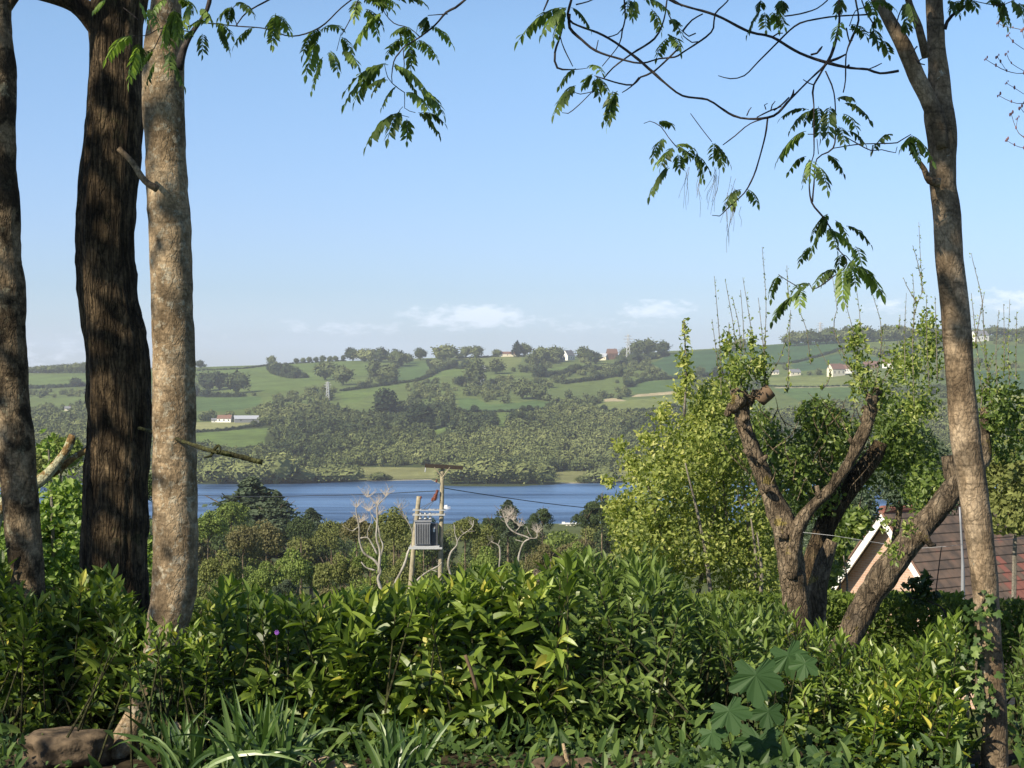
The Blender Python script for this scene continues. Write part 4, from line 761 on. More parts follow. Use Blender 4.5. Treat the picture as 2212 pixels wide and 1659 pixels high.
    a = Acc(); overhead(a, (-1.0, 4.3, 5.75), (1.3, 1.4, 1.05), 3600); overhead(a, (2.2, 7.2, 6), (1.6, 1.6, 1.0), 1500); a.build('crown', M['crown_leaf'], r)
    # ivy on the trunks
    for (lab, axis, d, n, r0) in (('ivy climbing the foot of the slender right-hand trunk', [(2130, 1290), (2112, 1340), (2112, 1420), (2116, 1500), (2150, 1545)], 6.93, 105, 20), ('ivy around the curved foot of the pale trunk', [(330, 1420), (325, 1490), (335, 1540), (335, 1600)], 7.05, 190, 30)):
        o = empty('ivy_plant', P(axis[-1][0], axis[-1][1]+60, d+.1), lab, 'ivy'); a = Acc(); st = Acc()
        ax = np.array([P(x, y, d) for x, y in axis]); c = spline(ax, .01); k = c[rng.integers(0, len(c), n)]+rng.normal(0, 1, (n, 3))*r0/F*d*np.array((.8, .55, .6))
        k[:, 1] = np.minimum(k[:, 1], d+.05)
        a.inst(IVY, frames(np.array((0, -.4, -.8))+rng.normal(0, .6, (n, 3)), np.array((-.3, -1, .5))+rng.normal(0, .45, (n, 3)), rng.uniform(.02, .045, n)), k, rng.uniform(0, 1, n)); a.build('foliage', M['ivy'], o)
        tube(st, ax+np.array((0, .02, 0)), np.full(len(ax), .005), seg=6, step=.03); st.build('stem', M['bark_pollard'], o, True)
    # budding tree, trunk outside the right edge
    o = empty('budding_tree', P(2420, 1500, 9.0), 'fine bare twigs with pinkish buds hanging in at the top right edge', 'tree'); a = Acc(); tubepx(a, [(2420, 1550, 50), (2410, 700, 42), (2380, 100, 34), (2350, -300, 24)], 9.0, seg=16, step=.2, rough=.1)
    a.build('trunk', M['bark_left'], o, True); a = Acc(); bd = []
    TW = [[(2400,420,8),(2212,475,3),(2100,460,3),(2030,425,2.5),(1965,385,2)],[(2212,460,2),(2130,410,2),(2100,350,1.5)],[(2400,200,6),(2250,200,3),(2140,180,2.5),(2080,170,2),(2045,150,1.5)],[(2212,320,2.5),(2140,270,2),(2110,230,2)],[(2350,620,4),(2212,670,3),(2130,660,2),(2050,620,1.5)],[(2212,610,2),(2150,570,2),(2100,540,1.5)],
          [(2350,900,4),(2212,890,3),(2160,830,2.5),(2130,740,1.5)],[(2350,980,4),(2212,960,2.5),(2150,940,2),(2100,910,1.5)],[(2160,830,1.5),(2170,770,1.5)],[(2212,250,2),(2200,200,1.5)],[(2100,460,1.5),(2060,400,1.5),(2040,370,1.5)],[(2212,730,2),(2190,700,1.5)]]
    for pl in TW:
        pl = [(x, y, max(2.0, w)) for x, y, w in pl]; q = crops(2, 0, pl); tubepx(a, q, 8.6, seg=5, step=.04, rough=.3, rscale=40)
        for (x, y, w) in q[1:]+[(q[-1][0]+3, q[-1][1]-4, 1), (q[-1][0]-3, q[-1][1]+2, 1)]:
            if x < 2230: V, Fa = ICO2; bd.append(V*np.array((.004, .004, .008))*random.uniform(.6, 1.3)+P(x, y-1, 8.6))
    tubepx(a, [(2390, 140, 14), (2430, 60, 8)], 8.6, seg=6); a.build('branches', M['shoot'], o, True); [mk('bud', v, ICO2[1], M['bud'], o) for v in bd]
big_trees()
# ------------------------------------------------------------------ bush / crown generators
def cloud(acc, blobs, n, size, tmpl=SMALL, up=.2, tint0=.5, tvar=.22, shell=.55, hang=0.0):
    """blobs: (px,py,rx,ry,depth,rdepth_m) ellipsoids; leaves favour the shells"""
    w = np.array([b[2]*b[3] for b in blobs], float); w /= w.sum(); cnt = rng.multinomial(n, w)
    for b, m in zip(blobs, cnt):
        if m == 0: continue
        c = P(b[0], b[1], b[4]); r = np.array((b[2]/F*b[4], b[5], b[3]/F*b[4])); u = rdir(m); rad = rng.uniform(shell, 1.05, m)[:, None]
        # clumpiness
        p = c+u*rad*r; g = noise3(p/(r.max()*.35)+3.3, 4); keep = g > .36; p = p[keep]; u = u[keep]; k = len(p)
        nr = norm(u*1.0+np.array((0, 0, up))+rng.normal(0, .55, (k, 3))); yd = norm(rng.normal(0, 1, (k, 3))+np.array((0, 0, -hang)))
        acc.inst(tmpl, frames(yd, nr, rng.uniform(.65, 1.25, k)*size), p, np.clip(tint0+rng.normal(0, tvar, k)+(g[keep]-.5)*.35, 0, 1))
def shoots(acc, leafacc, lst, d, size, col=2, row=1, r=3.0, dens=60, tint=.7):
    for pl in lst:
        q = crops(col, row, [(x, y, r*(1.25-.75*i/max(1, len(pl)-1))) for i, (x, y) in enumerate(pl)]); pts = np.array([P(x, y, d) for x, y, _ in q])
        tube(acc, pts, np.array([w/F*d for _, _, w in q]), seg=5, step=.1, cap=False, rough=.3, rscale=20)
        c = spline(pts, .01); L_ = np.linalg.norm(np.diff(pts, axis=0), axis=1).sum(); m = int(L_*dens)
        k = rng.random(m)**1.6; c = c[(k*(len(c)-1)).astype(int)]; yd = norm(rng.normal(0, .6, (m, 3))+np.array((0, 0, .9)))
        leafacc.inst(SMALL, frames(yd, rdir(m), rng.uniform(.5, 1.2, m)*size*(1-.5*k)), c+rng.normal(0, .006, (m, 3)), np.clip(rng.normal(tint, .2, m), 0, 1))
def pollards():
    D = 14.0
    # --- the Y-shaped pollard
    o = empty('pollard_tree', P(1718, 1450, D), 'Y-shaped pollard with two stout limbs and upright shoots, in front of the yellow-green tree', 'tree'); a = Acc()
    tubepx(a, [(1722, 1520, 34), (1722, 1400, 30), (1718, 1290, 29), (1708, 1220, 29), (1702, 1165, 31), (1690, 1125, 27), (1668, 1075, 23), (1648, 1025, 20), (1628, 975, 20), (1611, 930, 18), (1602, 890, 18), (1600, 862, 20), (1596, 845, 13)], D, seg=34, step=.04, rough=.36, rscale=9, seed=41, ridge=.12)
    tubepx(a, [(1712, 1250, 12), (1714, 1190, 18), (1724, 1140, 18), (1748, 1100, 14), (1791, 1058, 12), (1826, 1013, 12), (1852, 963, 13), (1872, 920, 14), (1882, 880, 16), (1884, 850, 14)], D-.1, seg=28, step=.04, rough=.42, rscale=10, seed=42, ridge=.12)
    for x, y, rr in ((1598, 862, 17), (1582, 880, 12), (1618, 866, 12), (1572, 893, 8), (1885, 868, 15), (1872, 885, 11), (1635, 852, 12), (1608, 905, 10), (1590, 845, 9), (1894, 846, 9), (1868, 905, 8)):
        V, Fa = crown_tmpl('x', int(x), ICO3); a.add(V*rr/F*D+P(x, y, D-.05), Fa)
    for x, y, dx, dy, rr in ((1622, 985, -16, -14, 5), (1640, 1000, 18, -16, 5), (1660, 1060, -18, -10, 6), (1612, 925, -16, -16, 5), (1800, 1045, 4, -24, 5), (1770, 1075, -6, -26, 6), (1850, 965, -16, -18, 5), (1868, 930, 16, -16, 5), (1700, 1160, -26, -6, 6), (1830, 1008, 14, -14, 4)):
        tubepx(a, [(x, y, rr*1.4), (x+dx*.6, y+dy*.6, rr), (x+dx, y+dy, rr*.8)], D-.12, seg=9, step=.03, rough=.4, rscale=14)
    a.build('trunk', M['bark_pollard'], o, True)
    a = Acc(); tubepx(a, [(1640, 868, 13), (1655, 850, 17), (1664, 842, 17)], D-.1, seg=18, step=.04, rough=.15); a.build('sawn_limb', M['cut_wood'], o, True)
    st = Acc(); lf = Acc()
    shoots(st, lf, [[(250,900),(240,560),(205,130)],[(350,900),(340,540),(275,150)],[(380,900),(370,500),(320,260)],[(400,880),(395,500),(375,220)],[(470,800),(450,520),(390,140)],[(540,830),(520,560),(490,270)],[(530,860),(530,640),(540,300),(515,-60)],[(240,800),(215,600),(190,410)],[(310,900),(300,550),(300,430)],[(420,870),(450,600),(455,520)],
        [(340,930),(260,760),(230,600)],[(520,850),(640,640),(700,380)],[(680,880),(690,560),(700,350)],[(830,700),(800,470),(760,370)],[(690,300),(680,180),(675,60)]], D, .040, dens=75)
    shoots(st, lf, [[(1150,900),(1130,600),(1150,430),(1125,200)],[(1180,880),(1120,650),(1100,470),(1050,290)],[(1240,900),(1290,500),(1225,230)],[(1130,820),(980,480),(1000,350),(970,130)],[(1200,900),(1200,650),(1150,450)],[(1260,880),(1400,650),(1500,560)],[(1200,860),(1070,720),(1000,600)],[(900,870),(960,760),(860,560)],[(1180,850),(1300,620),(1310,560)]], D, .040, dens=75)
    tg = Acc()
    for _ in range(90):
        x = random.uniform(1600, 1880); y = random.uniform(900, 1120); an = random.uniform(-2.3, -.8); L_ = random.uniform(30, 90); bow = random.uniform(-14, 14); dd = D+random.uniform(-.1, .8)
        tubepx(tg, [(x, y, 1.2), (x+math.cos(an)*L_*.5+bow, y+math.sin(an)*L_*.5, .9), (x+math.cos(an)*L_, y+math.sin(an)*L_, .5)], dd, seg=4, step=.1, cap=False)
    st.build('shoots', M['shoot'], o); tg.build('twigs', M['bark_pollard'], o)
    cloud(lf, [(1700, 990, 60, 95, D+.6, .6), (1755, 1050, 60, 70, D+.9, .6), (1650, 940, 30, 60, D+.7, .4), (1800, 940, 60, 55, D+.6, .5), (1770, 900, 50, 40, D+.7, .5)], 6500, .052, SMALL, tint0=.38, tvar=.26)
    cloud(lf, [(1590, 800, 34, 55, D-.1, .3), (1640, 790, 30, 45, D, .3), (1570, 745, 14, 40, D, .15), (1625, 740, 14, 34, D, .15)], 950, .045, SMALL, tint0=.72, shell=.1)
    cloud(lf, [(1855, 800, 26, 90, D-.1, .3), (1850, 730, 22, 40, D, .2), (1900, 850, 34, 40, D, .3), (1950, 790, 40, 50, D, .3), (1830, 745, 14, 16, D, .15)], 1300, .048, SMALL, tint0=.70, shell=.1)
    lf.build('foliage', M['pollard_leaf'], o)
    # --- pollard behind it: trunk's shade put in as dark bark, lit side stem paler
    o = empty('pollard_tree', P(1752, 1450, 14.8), 'black shaded pollard trunk rising to the right behind the Y-shaped one', 'tree'); a = Acc()
    tubepx(a, [(1742, 1480, 28), (1744, 1320, 24), (1750, 1250, 22), (1764, 1190, 22), (1792, 1120, 23), (1840, 1045, 22), (1888, 985, 19), (1902, 955, 15)], 14.8, seg=24, step=.08, rough=.22, rscale=4, seed=51)
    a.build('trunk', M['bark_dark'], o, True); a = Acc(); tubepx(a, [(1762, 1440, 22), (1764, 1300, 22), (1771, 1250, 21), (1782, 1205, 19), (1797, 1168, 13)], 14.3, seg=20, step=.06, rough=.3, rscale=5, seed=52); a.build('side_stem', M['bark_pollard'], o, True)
    lf = Acc(); cloud(lf, [(1900, 960, 60, 70, 15.4, .7), (1850, 1010, 50, 50, 15.6, .6), (1960, 990, 60, 80, 15.5, .7), (1940, 900, 50, 50, 15.3, .6)], 5200, .052, SMALL, tint0=.36); lf.build('foliage', M['pollard_leaf'], o)
    # --- leaning pollard
    D = 12.5
    o = empty('pollard_tree', P(1790, 1500, D), 'thick leaning pollard slanting right in front of the brick gable', 'tree'); a = Acc()
    tubepx(a, [(1765, 1540, 34), (1795, 1456, 31), (1838, 1368, 30), (1890, 1273, 31), (1940, 1203, 31), (1989, 1143, 28), (2030, 1096, 25), (2062, 1052, 23), (2100, 1015, 22), (2126, 985, 16), (2128, 940, 11), (2126, 880, 9)], D, seg=38, step=.04, rough=.34, rscale=9, seed=61, ridge=.12)
    tubepx(a, [(1990, 1145, 12), (2010, 1176, 7), (2022, 1178, 3)], D-.1, seg=8, step=.04, rough=.3)
    tubepx(a, [(2062, 1060, 20), (2052, 1020, 15), (2045, 985, 12)], D+.05, seg=12, step=.05, rough=.3)
    a.build('trunk', M['bark_pollard'], o, True)
    st = Acc(); lf = Acc()
    shoots(st, lf, [[(1500,1000),(1490,490),(1520,310),(1550,240),(1540,0),(1530,-220)],[(1520,310),(1450,190),(1430,140)],[(1560,240),(1525,50),(1490,-70)],[(1440,800),(1440,450),(1450,240)],[(1600,900),(1580,500),(1580,250)],[(1650,800),(1640,400),(1635,260)],[(1490,600),(1500,300),(1490,110)],[(2000,1000),(1950,460),(1940,280),(1880,30),(1870,-20)],[(1940,900),(1890,430),(1870,240)],[(1960,900),(2010,650),(2100,560)],
        [(2040,900),(2030,600),(2050,350)],[(2080,800),(2085,600),(2080,310)],[(2120,850),(2110,600),(2120,280)],[(2160,800),(2160,600),(2165,360)],[(1890,600),(1920,420),(1955,240)],[(1930,1000),(1970,800),(2170,680)],[(1400,480),(1410,380)],[(2000,800),(1930,560),(1890,480)]], D, .036, dens=75)
    st.build('shoots', M['shoot'], o)
    cloud(lf, [(2000, 1060, 45, 60, D+.4, .4), (2165, 935, 40, 70, D+.2, .4), (2145, 880, 30, 60, D, .3), (2190, 870, 20, 50, D+.1, .3)], 2600, .048, SMALL, tint0=.40)
    cloud(lf, [(1960, 790, 50, 60, D+.3, .3), (2010, 760, 30, 90, D+.4, .3), (1985, 880, 50, 50, D+.4, .3), (2000, 700, 25, 40, D+.3, .2)], 1500, .042, SMALL, tint0=.68, shell=.1)
    cloud(lf, [(1930, 1190, 22, 26, D-.4, .12), (1960, 1140, 18, 24, D-.4, .1), (1915, 1130, 16, 20, D-.4, .1)], 230, .04, SMALL, tint0=.7, shell=.1)
    lf.build('foliage', M['pollard_leaf'], o)
    # --- yellow-green tree with its narrow leader
    o = empty('young_willow', P(1500, 1400, 19), 'dense yellow-green young tree spreading left of the pollards', 'tree'); a = Acc(); lf = Acc()
    for x, y0, x1, y1 in ((1620, 1320, 1600, 1000), (1640, 1320, 1635, 1150), (1500, 1320, 1560, 950), (1540, 1320, 1480, 1000), (1460, 1320, 1400, 1050), (1580, 1320, 1540, 880), (1628, 1300, 1622, 1120)): tubepx(a, [(x, y0, 5), ((x+x1)/2+8, (y0+y1)/2, 4), (x1, y1, 1.5)], 18.5+random.uniform(-.5, .5), seg=7, step=.2, rough=.2)
    tubepx(a, [(1478, 900, 3), (1482, 800, 2), (1477, 690, 1.2)], 18.5, seg=5, step=.1); a.build('stems', M['shoot'], o, True)
    cloud(lf, [(1560, 930, 80, 110, 19, 1.1), (1500, 1010, 90, 120, 19.2, 1.2), (1420, 1060, 75, 95, 18.8, 1.0), (1600, 1080, 90, 140, 19.4, 1.2), (1370, 1120, 60, 60, 18.6, .8), (1480, 1180, 120, 90, 18.8, 1.1), (1400, 1170, 80, 75, 18.4, .9), (1620, 1220, 90, 90, 19, 1.0), (1540, 870, 50, 55, 19, .7)], 30000, .058, SMALL, tint0=.52, tvar=.25)
    cloud(lf, [(1365, 1000, 34, 40, 18.7, .4), (1340, 965, 24, 24, 18.7, .3), (1400, 950, 30, 34, 18.7, .3), (1430, 900, 34, 40, 18.8, .4), (1325, 1090, 30, 30, 18.4, .3), (1475, 850, 30, 36, 18.8, .3), (1315, 1040, 22, 16, 18.5, .2)], 1500, .055, SMALL, tint0=.75, shell=.05)
    cloud(lf, [(1480, 780, 17, 42, 18.5, .2), (1477, 715, 8, 34, 18.5, .12), (1485, 820, 24, 22, 18.5, .2)], 420, .06, SMALL, tint0=.6, shell=.05)
    lf.build('foliage', M['willow'], o)
    # --- blue-green conifer beyond
    o = empty('grey_conifer', P(1960, 1350, 30), 'grey-green feathery conifer between the pollards above the tiled roof', 'tree'); lf = Acc()
    cloud(lf, [(1930, 1030, 60, 66, 30, 1.2), (1985, 1010, 55, 80, 30.5, 1.4), (1850, 1090, 42, 50, 30, 1.0), (2030, 1040, 40, 70, 30, 1.2), (1785, 1180, 40, 95, 30, 1.0), (1985, 960, 26, 34, 30, .5)], 15000, .12, NARROW, tint0=.5); lf.build('foliage', M['bluegreen'], o)
    a = Acc(); tubepx(a, [(1885, 1400, 9), (1930, 1180, 8), (1965, 960, 4)], 30, seg=8, step=.5); a.build('trunk', M['bark_pollard'], o, True)
    # leafy shrub left of the gable
    o = empty('elder_shrub', P(1850, 1400, 22), 'fresh green shrub in front of the left slope of the brick gable', 'shrub'); lf = Acc(); a = Acc()
    cloud(lf, [(1840, 1128, 34, 34, 22, .5), (1806, 1180, 24, 40, 22.3, .4), (1780, 1225, 24, 55, 22, .5)], 3000, .085, OVAL, tint0=.45); lf.build('foliage', M['pollard_leaf'], o)
    tubepx(a, [(1826, 1320, 3), (1830, 1260, 2.4), (1822, 1200, 1.5)], 21.8, seg=5); tubepx(a, [(1812, 1320, 3), (1815, 1250, 2)], 21.8, seg=5); a.build('stems', M['shoot'], o, True)
    # dark sprig hanging before the gable
    o = empty('holly_bush', P(2000, 1330, 16), 'dark leafy sprig in front of the brick gable below the leaning trunk', 'shrub'); lf = Acc(); a = Acc()
    cloud(lf, [(1975, 1256, 18, 12, 16, .1), (1995, 1275, 24, 18, 16, .1), (2015, 1290, 20, 10, 16, .1), (1985, 1300, 18, 8, 16, .1), (1960, 1262, 12, 8, 16, .1), (2000, 1250, 14, 8, 16, .08)], 240, .075, OVAL, tint0=.1, tvar=.1, shell=0.); lf.build('foliage', M['laurel_deep'], o)
    tubepx(a, [(1945, 1270, 1.5), (1970, 1292, 2), (2010, 1300, 2), (2040, 1320, 2.2), (2050, 1370, 3)], 16, seg=5); tubepx(a, [(2020, 1290, 1.3), (2030, 1210, 1.2), (2034, 1180, 1)], 16, seg=5); a.build('stems', M['twig'], o, True)
    # sprawling brownish shrub at the right edge
    o = empty('brown_shrub', P(2190, 1250, 42), 'brownish yellow-green shrub at the right edge beyond the slender trunk', 'shrub'); lf = Acc()
    cloud(lf, [(2180, 1050, 60, 60, 42, 2), (2230, 1000, 60, 90, 42, 2), (2170, 1110, 60, 45, 42, 2), (2160, 1010, 30, 40, 41, 1)], 7000, .16, SMALL, tint0=.6); lf.build('foliage', M['mid_olive'], o)
    a = Acc(); tubepx(a, [(2190, 1300, 6), (2195, 1020, 3)], 42, seg=6, step=1.); a.build('stems', M['shoot'], o)
    # bright shrub and lichened branch between the left trunks
    o = empty('bright_shrub', P(130, 1450, 12), 'bright glossy shrub behind the two leftmost trunks', 'shrub'); lf = Acc(); a = Acc()
    cloud(lf, [(120, 1180, 90, 110, 12, .6), (40, 1220, 80, 120, 12.2, .6), (330, 1250, 40, 100, 12.4, .4), (140, 1090, 50, 50, 12.4, .4), (0, 1120, 50, 60, 12.2, .4), (200, 1200, 70, 100, 12.3, .6)], 8500, .055, OVAL, tint0=.55); cloud(lf, [(110, 1010, 20, 70, 12, .2), (100, 960, 12, 40, 12, .15), (165, 1050, 14, 60, 12, .2)], 260, .05, OVAL, tint0=.75, shell=.05)
    lf.build('foliage', M['holly'], o); tubepx(a, [(110, 1400, 5), (115, 1180, 4), (104, 950, 1.5)], 12, seg=6); a.build('stems', M['shoot'], o)
    o = empty('lichened_tree', P(-40, 1500, 10.5), 'broken branch crusted with pale and orange lichen between the two leftmost trunks', 'tree'); a = Acc()
    tubepx(a, [(-60, 1500, 30), (-40, 1250, 26), (-10, 1120, 18), (30, 1070, 15), (85, 1040, 13), (115, 1010, 11), (142, 975, 10), (152, 955, 10), (158, 940, 9)], 10.5, seg=18, step=.04, rough=.35, rscale=10, seed=71); tubepx(a, [(112, 1025, 8), (135, 1008, 8), (165, 985, 7), (200, 965, 6)], 10.55, seg=12, step=.04, rough=.3, rscale=10)
    a.build('trunk', M['bark_lichen'], o, True)
pollards()
# ------------------------------------------------------------------ mid-ground trees
def mid_template(kind, seed):
    """unit-height crown of leaf clumps + trunk; returns (crown Acc, trunk Acc)"""
    a = Acc(); t = Acc(); r0 = np.random.default_rng(seed)
    n = 5200
    if kind == 'conifer':
        h = r0.uniform(.08, 1, n)**.85; tier = (h*13) % 1; rad = (1.06-h)*.36*(1.1-.45*tier)*r0.uniform(.45, 1.15, n); a_ = r0.uniform(0, 6.28, n); lob = 1+.3*np.sin(a_*3+h*20+seed)+.35*np.sin(a_*2-h*9+seed*2)
        p = np.column_stack((np.cos(a_)*rad*lob, np.sin(a_)*rad*lob, h-rad*.15)); u = norm(np.column_stack((np.cos(a_), np.sin(a_), np.full(n, .5)))); sz = .030
    else:
        k = 16 if kind == 'broad' else 10; u0 = norm(r0.normal(size=(k, 3))); u0[:, 2] = np.abs(u0[:, 2])*1.0-.15
        ex = np.array((.36, .36, .34)) if kind == 'broad' else np.array((.55, .55, .36)); cz = .56 if kind == 'broad' else .35
        c = u0*ex*r0.uniform(.45, .95, (k, 1))+np.array((0, 0, cz)); rr = r0.uniform(.13, .24, k); j = r0.integers(0, k, n); u = norm(r0.normal(size=(n, 3))+np.array((0, 0, .25))); p = c[j]+u*(rr[j]*r0.uniform(.7, 1.08, n))[:, None]; sz = .030
    g = noise3(p*9, seed); keep = g > .3; p = p[keep]; u = u[keep]; m = len(p)
    nr = norm(u+r0.normal(0, .5, (m, 3))); R = frames(r0.normal(size=(m, 3)), nr, r0.uniform(.7, 1.4, m)*sz*1.3)
    a.inst(QUAD, R, p, np.clip(r0.normal(.5, .2, m)+(g[keep]-.5)*.6, 0, 1))
    # solid dark heart so the crown is not see-through everywhere
    tube(t, np.array(((0, 0, -1.6), (.01, 0, .3), (0, .01, .8))), np.array((.019, .015, .005)), seg=7, step=.2, rough=.1)
    for q in range(6):
        an = q*1.05+seed; tube(t, np.array(((0, 0, .3+.05*q), (math.cos(an)*.13, math.sin(an)*.13, .5+.04*q), (math.cos(an)*.25, math.sin(an)*.25, .6+.05*q))), np.array((.012, .008, .003)), seg=5, step=.1, cap=False)
    return a, t
MID = {}
def mid_mesh(kind, seed, mat):
    key = (kind, seed, mat)
    if key not in MID:
        a, t = mid_template(kind, seed); o1 = a.build('crown', M[mat]); o2 = t.build('trunk', M['bark_pollard']); MID[key] = (o1.data, o2.data)
        bpy.data.objects.remove(o1); bpy.data.objects.remove(o2)
    return MID[key]
def mid_tree(px, toprow, wpx, d, kind, mat, label, name='tree', hfac=None, group=None):
    x = (px-CXP)/F*d; g = float(height(np.array([x]), np.array([d]))[0]); ztop = CZ+(CYP-toprow)/F*d; h = ztop-g; w = wpx/F*d
    base = {'broad': .98, 'bush': 1.35, 'conifer': .74}[kind]
    hfac = hfac or {'broad': 1.15, 'bush': .9, 'conifer': 1.45}[kind]
    g = ztop-w*hfac; h = w*hfac; g -= 0
    c, t = mid_mesh(kind, (int(px)*7+int(toprow)) % 5, mat); o = bpy.data.objects.new(name, None); COL.objects.link(o); o.location = (x, d, g); s = w/base; o.scale = (s, s, h*1.0); o.rotation_euler = (0, 0, random.uniform(0, 6.28)); o.empty_display_size = .1
    props(o, label, 'shrub' if kind == 'bush' else 'tree', group)
    for nm, me in (('crown', c), ('trunk', t)): q = bpy.data.objects.new(nm, me); COL.objects.link(q); q.parent = o
def midground():
    T = mid_tree
    T(543, 1032, 300, 260, 'conifer', 'mid_pine', 'tall dark pointed conifer in front of the lake, right of the pale trunk', 'conifer', .62)
    T(598, 1062, 120, 255, 'conifer', 'mid_pine', 'smaller dark conifer leaning against the right of the tall one', 'conifer', .8)
    T(500, 1075, 80, 240, 'broad', 'mid_green', 'green tree at the left foot of the tall conifer')
    T(450, 1098, 90, 200, 'broad', 'mid_green', 'green leafy tree touching the right side of the pale trunk')
    T(672, 1098, 130, 250, 'conifer', 'mid_pine', 'dark low pine at the water between the tall conifer and the dead tree', 'conifer', .8)
    T(650, 1108, 70, 230, 'broad', 'mid_dark', 'dark tree below the tall conifer on its right')
    T(715, 1124, 80, 240, 'broad', 'mid_olive', 'olive tree left of the pale dead tree')
    T(575, 1118, 100, 190, 'broad', 'mid_brown', 'brown-tinged tree under the tall conifer')
    T(525, 1128, 90, 170, 'broad', 'mid_brown', 'dull brown tree below the tall conifer on the left')
    T(640, 1150, 150, 140, 'bush', 'mid_green', 'large smooth green thicket below the dark pines', 'thicket', 1.0)
    T(585, 1185, 120, 120, 'bush', 'mid_green', 'green thicket in the middle of the left slope', 'thicket', 1.0)
    T(480, 1160, 120, 130, 'bush', 'mid_olive', 'olive thicket beside the pale trunk', 'thicket', 1.0)
    T(725, 1170, 120, 120, 'bush', 'mid_olive', 'olive thicket left of the dead tree trunk', 'thicket', 1.0)
    T(617, 1235, 70, 90, 'bush', 'mid_pine', 'small blue-green bush just above the laurel on the left', 'bush', 1.0)
    T(500, 1225, 110, 85, 'bush', 'mid_olive', 'brown-green bush above the laurel beside the pale trunk', 'bush', 1.0)
    T(700, 1240, 130, 80, 'bush', 'mid_brown', 'brownish bush above the laurel left of the dead tree', 'bush', 1.0)
    T(560, 1250, 110, 70, 'bush', 'mid_bright', 'yellowish bush just over the laurel near the pale trunk', 'bush', 1.0)
    T(770, 1108, 80, 130, 'broad', 'mid_brown', 'brown budding tree behind the dead tree on its left')
    T(850, 1096, 90, 130, 'broad', 'mid_olive', 'olive tree behind the dead tree on its right')
    T(800, 1150, 110, 120, 'bush', 'mid_green', 'green thicket behind the dead tree trunk', 'thicket', 1.0)
    T(915, 1110, 70, 140, 'broad', 'mid_dark', 'dark tree directly behind the transformer')
    T(880, 1180, 110, 110, 'bush', 'mid_olive', 'olive thicket under the transformer', 'thicket', 1.0)
    T(965, 1190, 100, 105, 'bush', 'mid_dark', 'dark thicket right of the transformer poles', 'thicket', 1.0)
    T(1005, 1112, 80, 150, 'broad', 'mid_olive', 'olive tree just right of the taller pole')
    T(1050, 1128, 70, 160, 'broad', 'mid_olive', 'low olive tree between the taller pole and the feathery pine')
    T(1062, 1098, 70, 230, 'bush', 'mid_dark', 'dark tree at the water left of the feathery pine')
    T(1098, 1080, 100, 240, 'conifer', 'mid_pine', 'feathery dark pine at the water left of the round tree', 'conifer', .85)
    T(1172, 1080, 84, 220, 'bush', 'mid_dark', 'neat round dark tree standing before the lake')
    T(1135, 1130, 80, 200, 'bush', 'mid_dark', 'dark low tree at the left foot of the round tree')
    T(1060, 1150, 130, 120, 'bush', 'mid_green', 'sunlit green thicket below the feathery pine', 'thicket', 1.0)
    T(1120, 1190, 110, 100, 'bush', 'mid_green', 'green thicket above the laurel in the centre', 'thicket', 1.0)
    T(1185, 1150, 110, 90, 'bush', 'mid_brown', 'brown twiggy thicket below the round dark tree', 'thicket', 1.0)
    T(1190, 1185, 100, 70, 'bush', 'mid_grey', 'grey leafless bush above the laurel right of the centre', 'bush', 1.0)
    T(1255, 1150, 90, 110, 'bush', 'mid_green', 'green thicket left of the yellow-green tree', 'thicket', 1.0)
    T(1300, 1046, 110, 230, 'bush', 'mid_dark', 'big dark rounded tree at the lake left of the yellow-green tree')
    T(1345, 1052, 110, 235, 'bush', 'mid_dark', 'dark tree partly hidden behind the yellow-green tree')
    T(1266, 1088, 70, 225, 'bush', 'mid_dark', 'dark tree at the left foot of the big dark rounded one')
    T(1010, 1215, 120, 70, 'bush', 'mid_bright', 'bright green bush just over the laurel right of the poles', 'bush', 1.0)
    T(800, 1235, 120, 70, 'bush', 'mid_green', 'green bush at the foot of the dead tree', 'bush', 1.0)
    T(900, 1245, 110, 60, 'bush', 'mid_green', 'green bush at the foot of the shorter pole', 'bush', 1.0)
    T(1300, 1200, 120, 70, 'bush', 'mid_green', 'green bush behind the tallest laurel shoots', 'bush', 1.0)
    T(130, 925, 130, 60, 'broad', 'mid_green', 'olive tree behind the lichened branch')
    T(60, 970, 130, 55, 'broad', 'mid_olive', 'olive tree behind the leftmost trunk')
    T(150, 1030, 120, 40, 'broad', 'mid_dark', 'dark tree behind the lichened branch')
    T(330, 1010, 100, 60, 'broad', 'mid_dark', 'dark tree in the gap between the dark and the pale trunk')
    T(2140, 1085, 90, 70, 'broad', 'mid_dark', 'dark tree behind the slender trunk at the lake')
    T(2210, 1060, 90, 66, 'broad', 'mid_grey', 'pale grey budding tree above the roof at the right edge')
    T(1700, 1050, 150, 60, 'broad', 'mid_dark', 'dark tree behind the fork of the Y-shaped pollard')
    T(1800, 1030, 150, 70, 'broad', 'mid_pine', 'dark conifer-like tree behind the right limb of the Y-shaped pollard')
    T(1960, 1120, 150, 75, 'broad', 'mid_dark', 'dark tree behind the tiled roof ridge')
    def where(px):
        for x, t in ((60, 'beyond the leftmost trunk'), (300, 'behind the thick dark trunk'), (480, 'close right of the pale trunk'), (640, 'below the tall pointed conifer'), (760, 'left of the forked dead tree'), (880, 'around the forked dead tree'), (960, 'by the transformer poles'), (1090, 'right of the transformer poles'), (1220, 'below the round dark tree'), (1340, 'left of the yellow-green tree'), (1700, 'behind the yellow-green tree'), (1950, 'behind the pollards')):
            if px < x: return t
        return 'beyond the slender right-hand trunk'
    words = {'mid_dark': 'dark', 'mid_olive': 'olive', 'mid_green': 'green', 'mid_brown': 'brownish', 'mid_bright': 'yellow-green', 'mid_pine': 'blue-green'}
    cells = {}
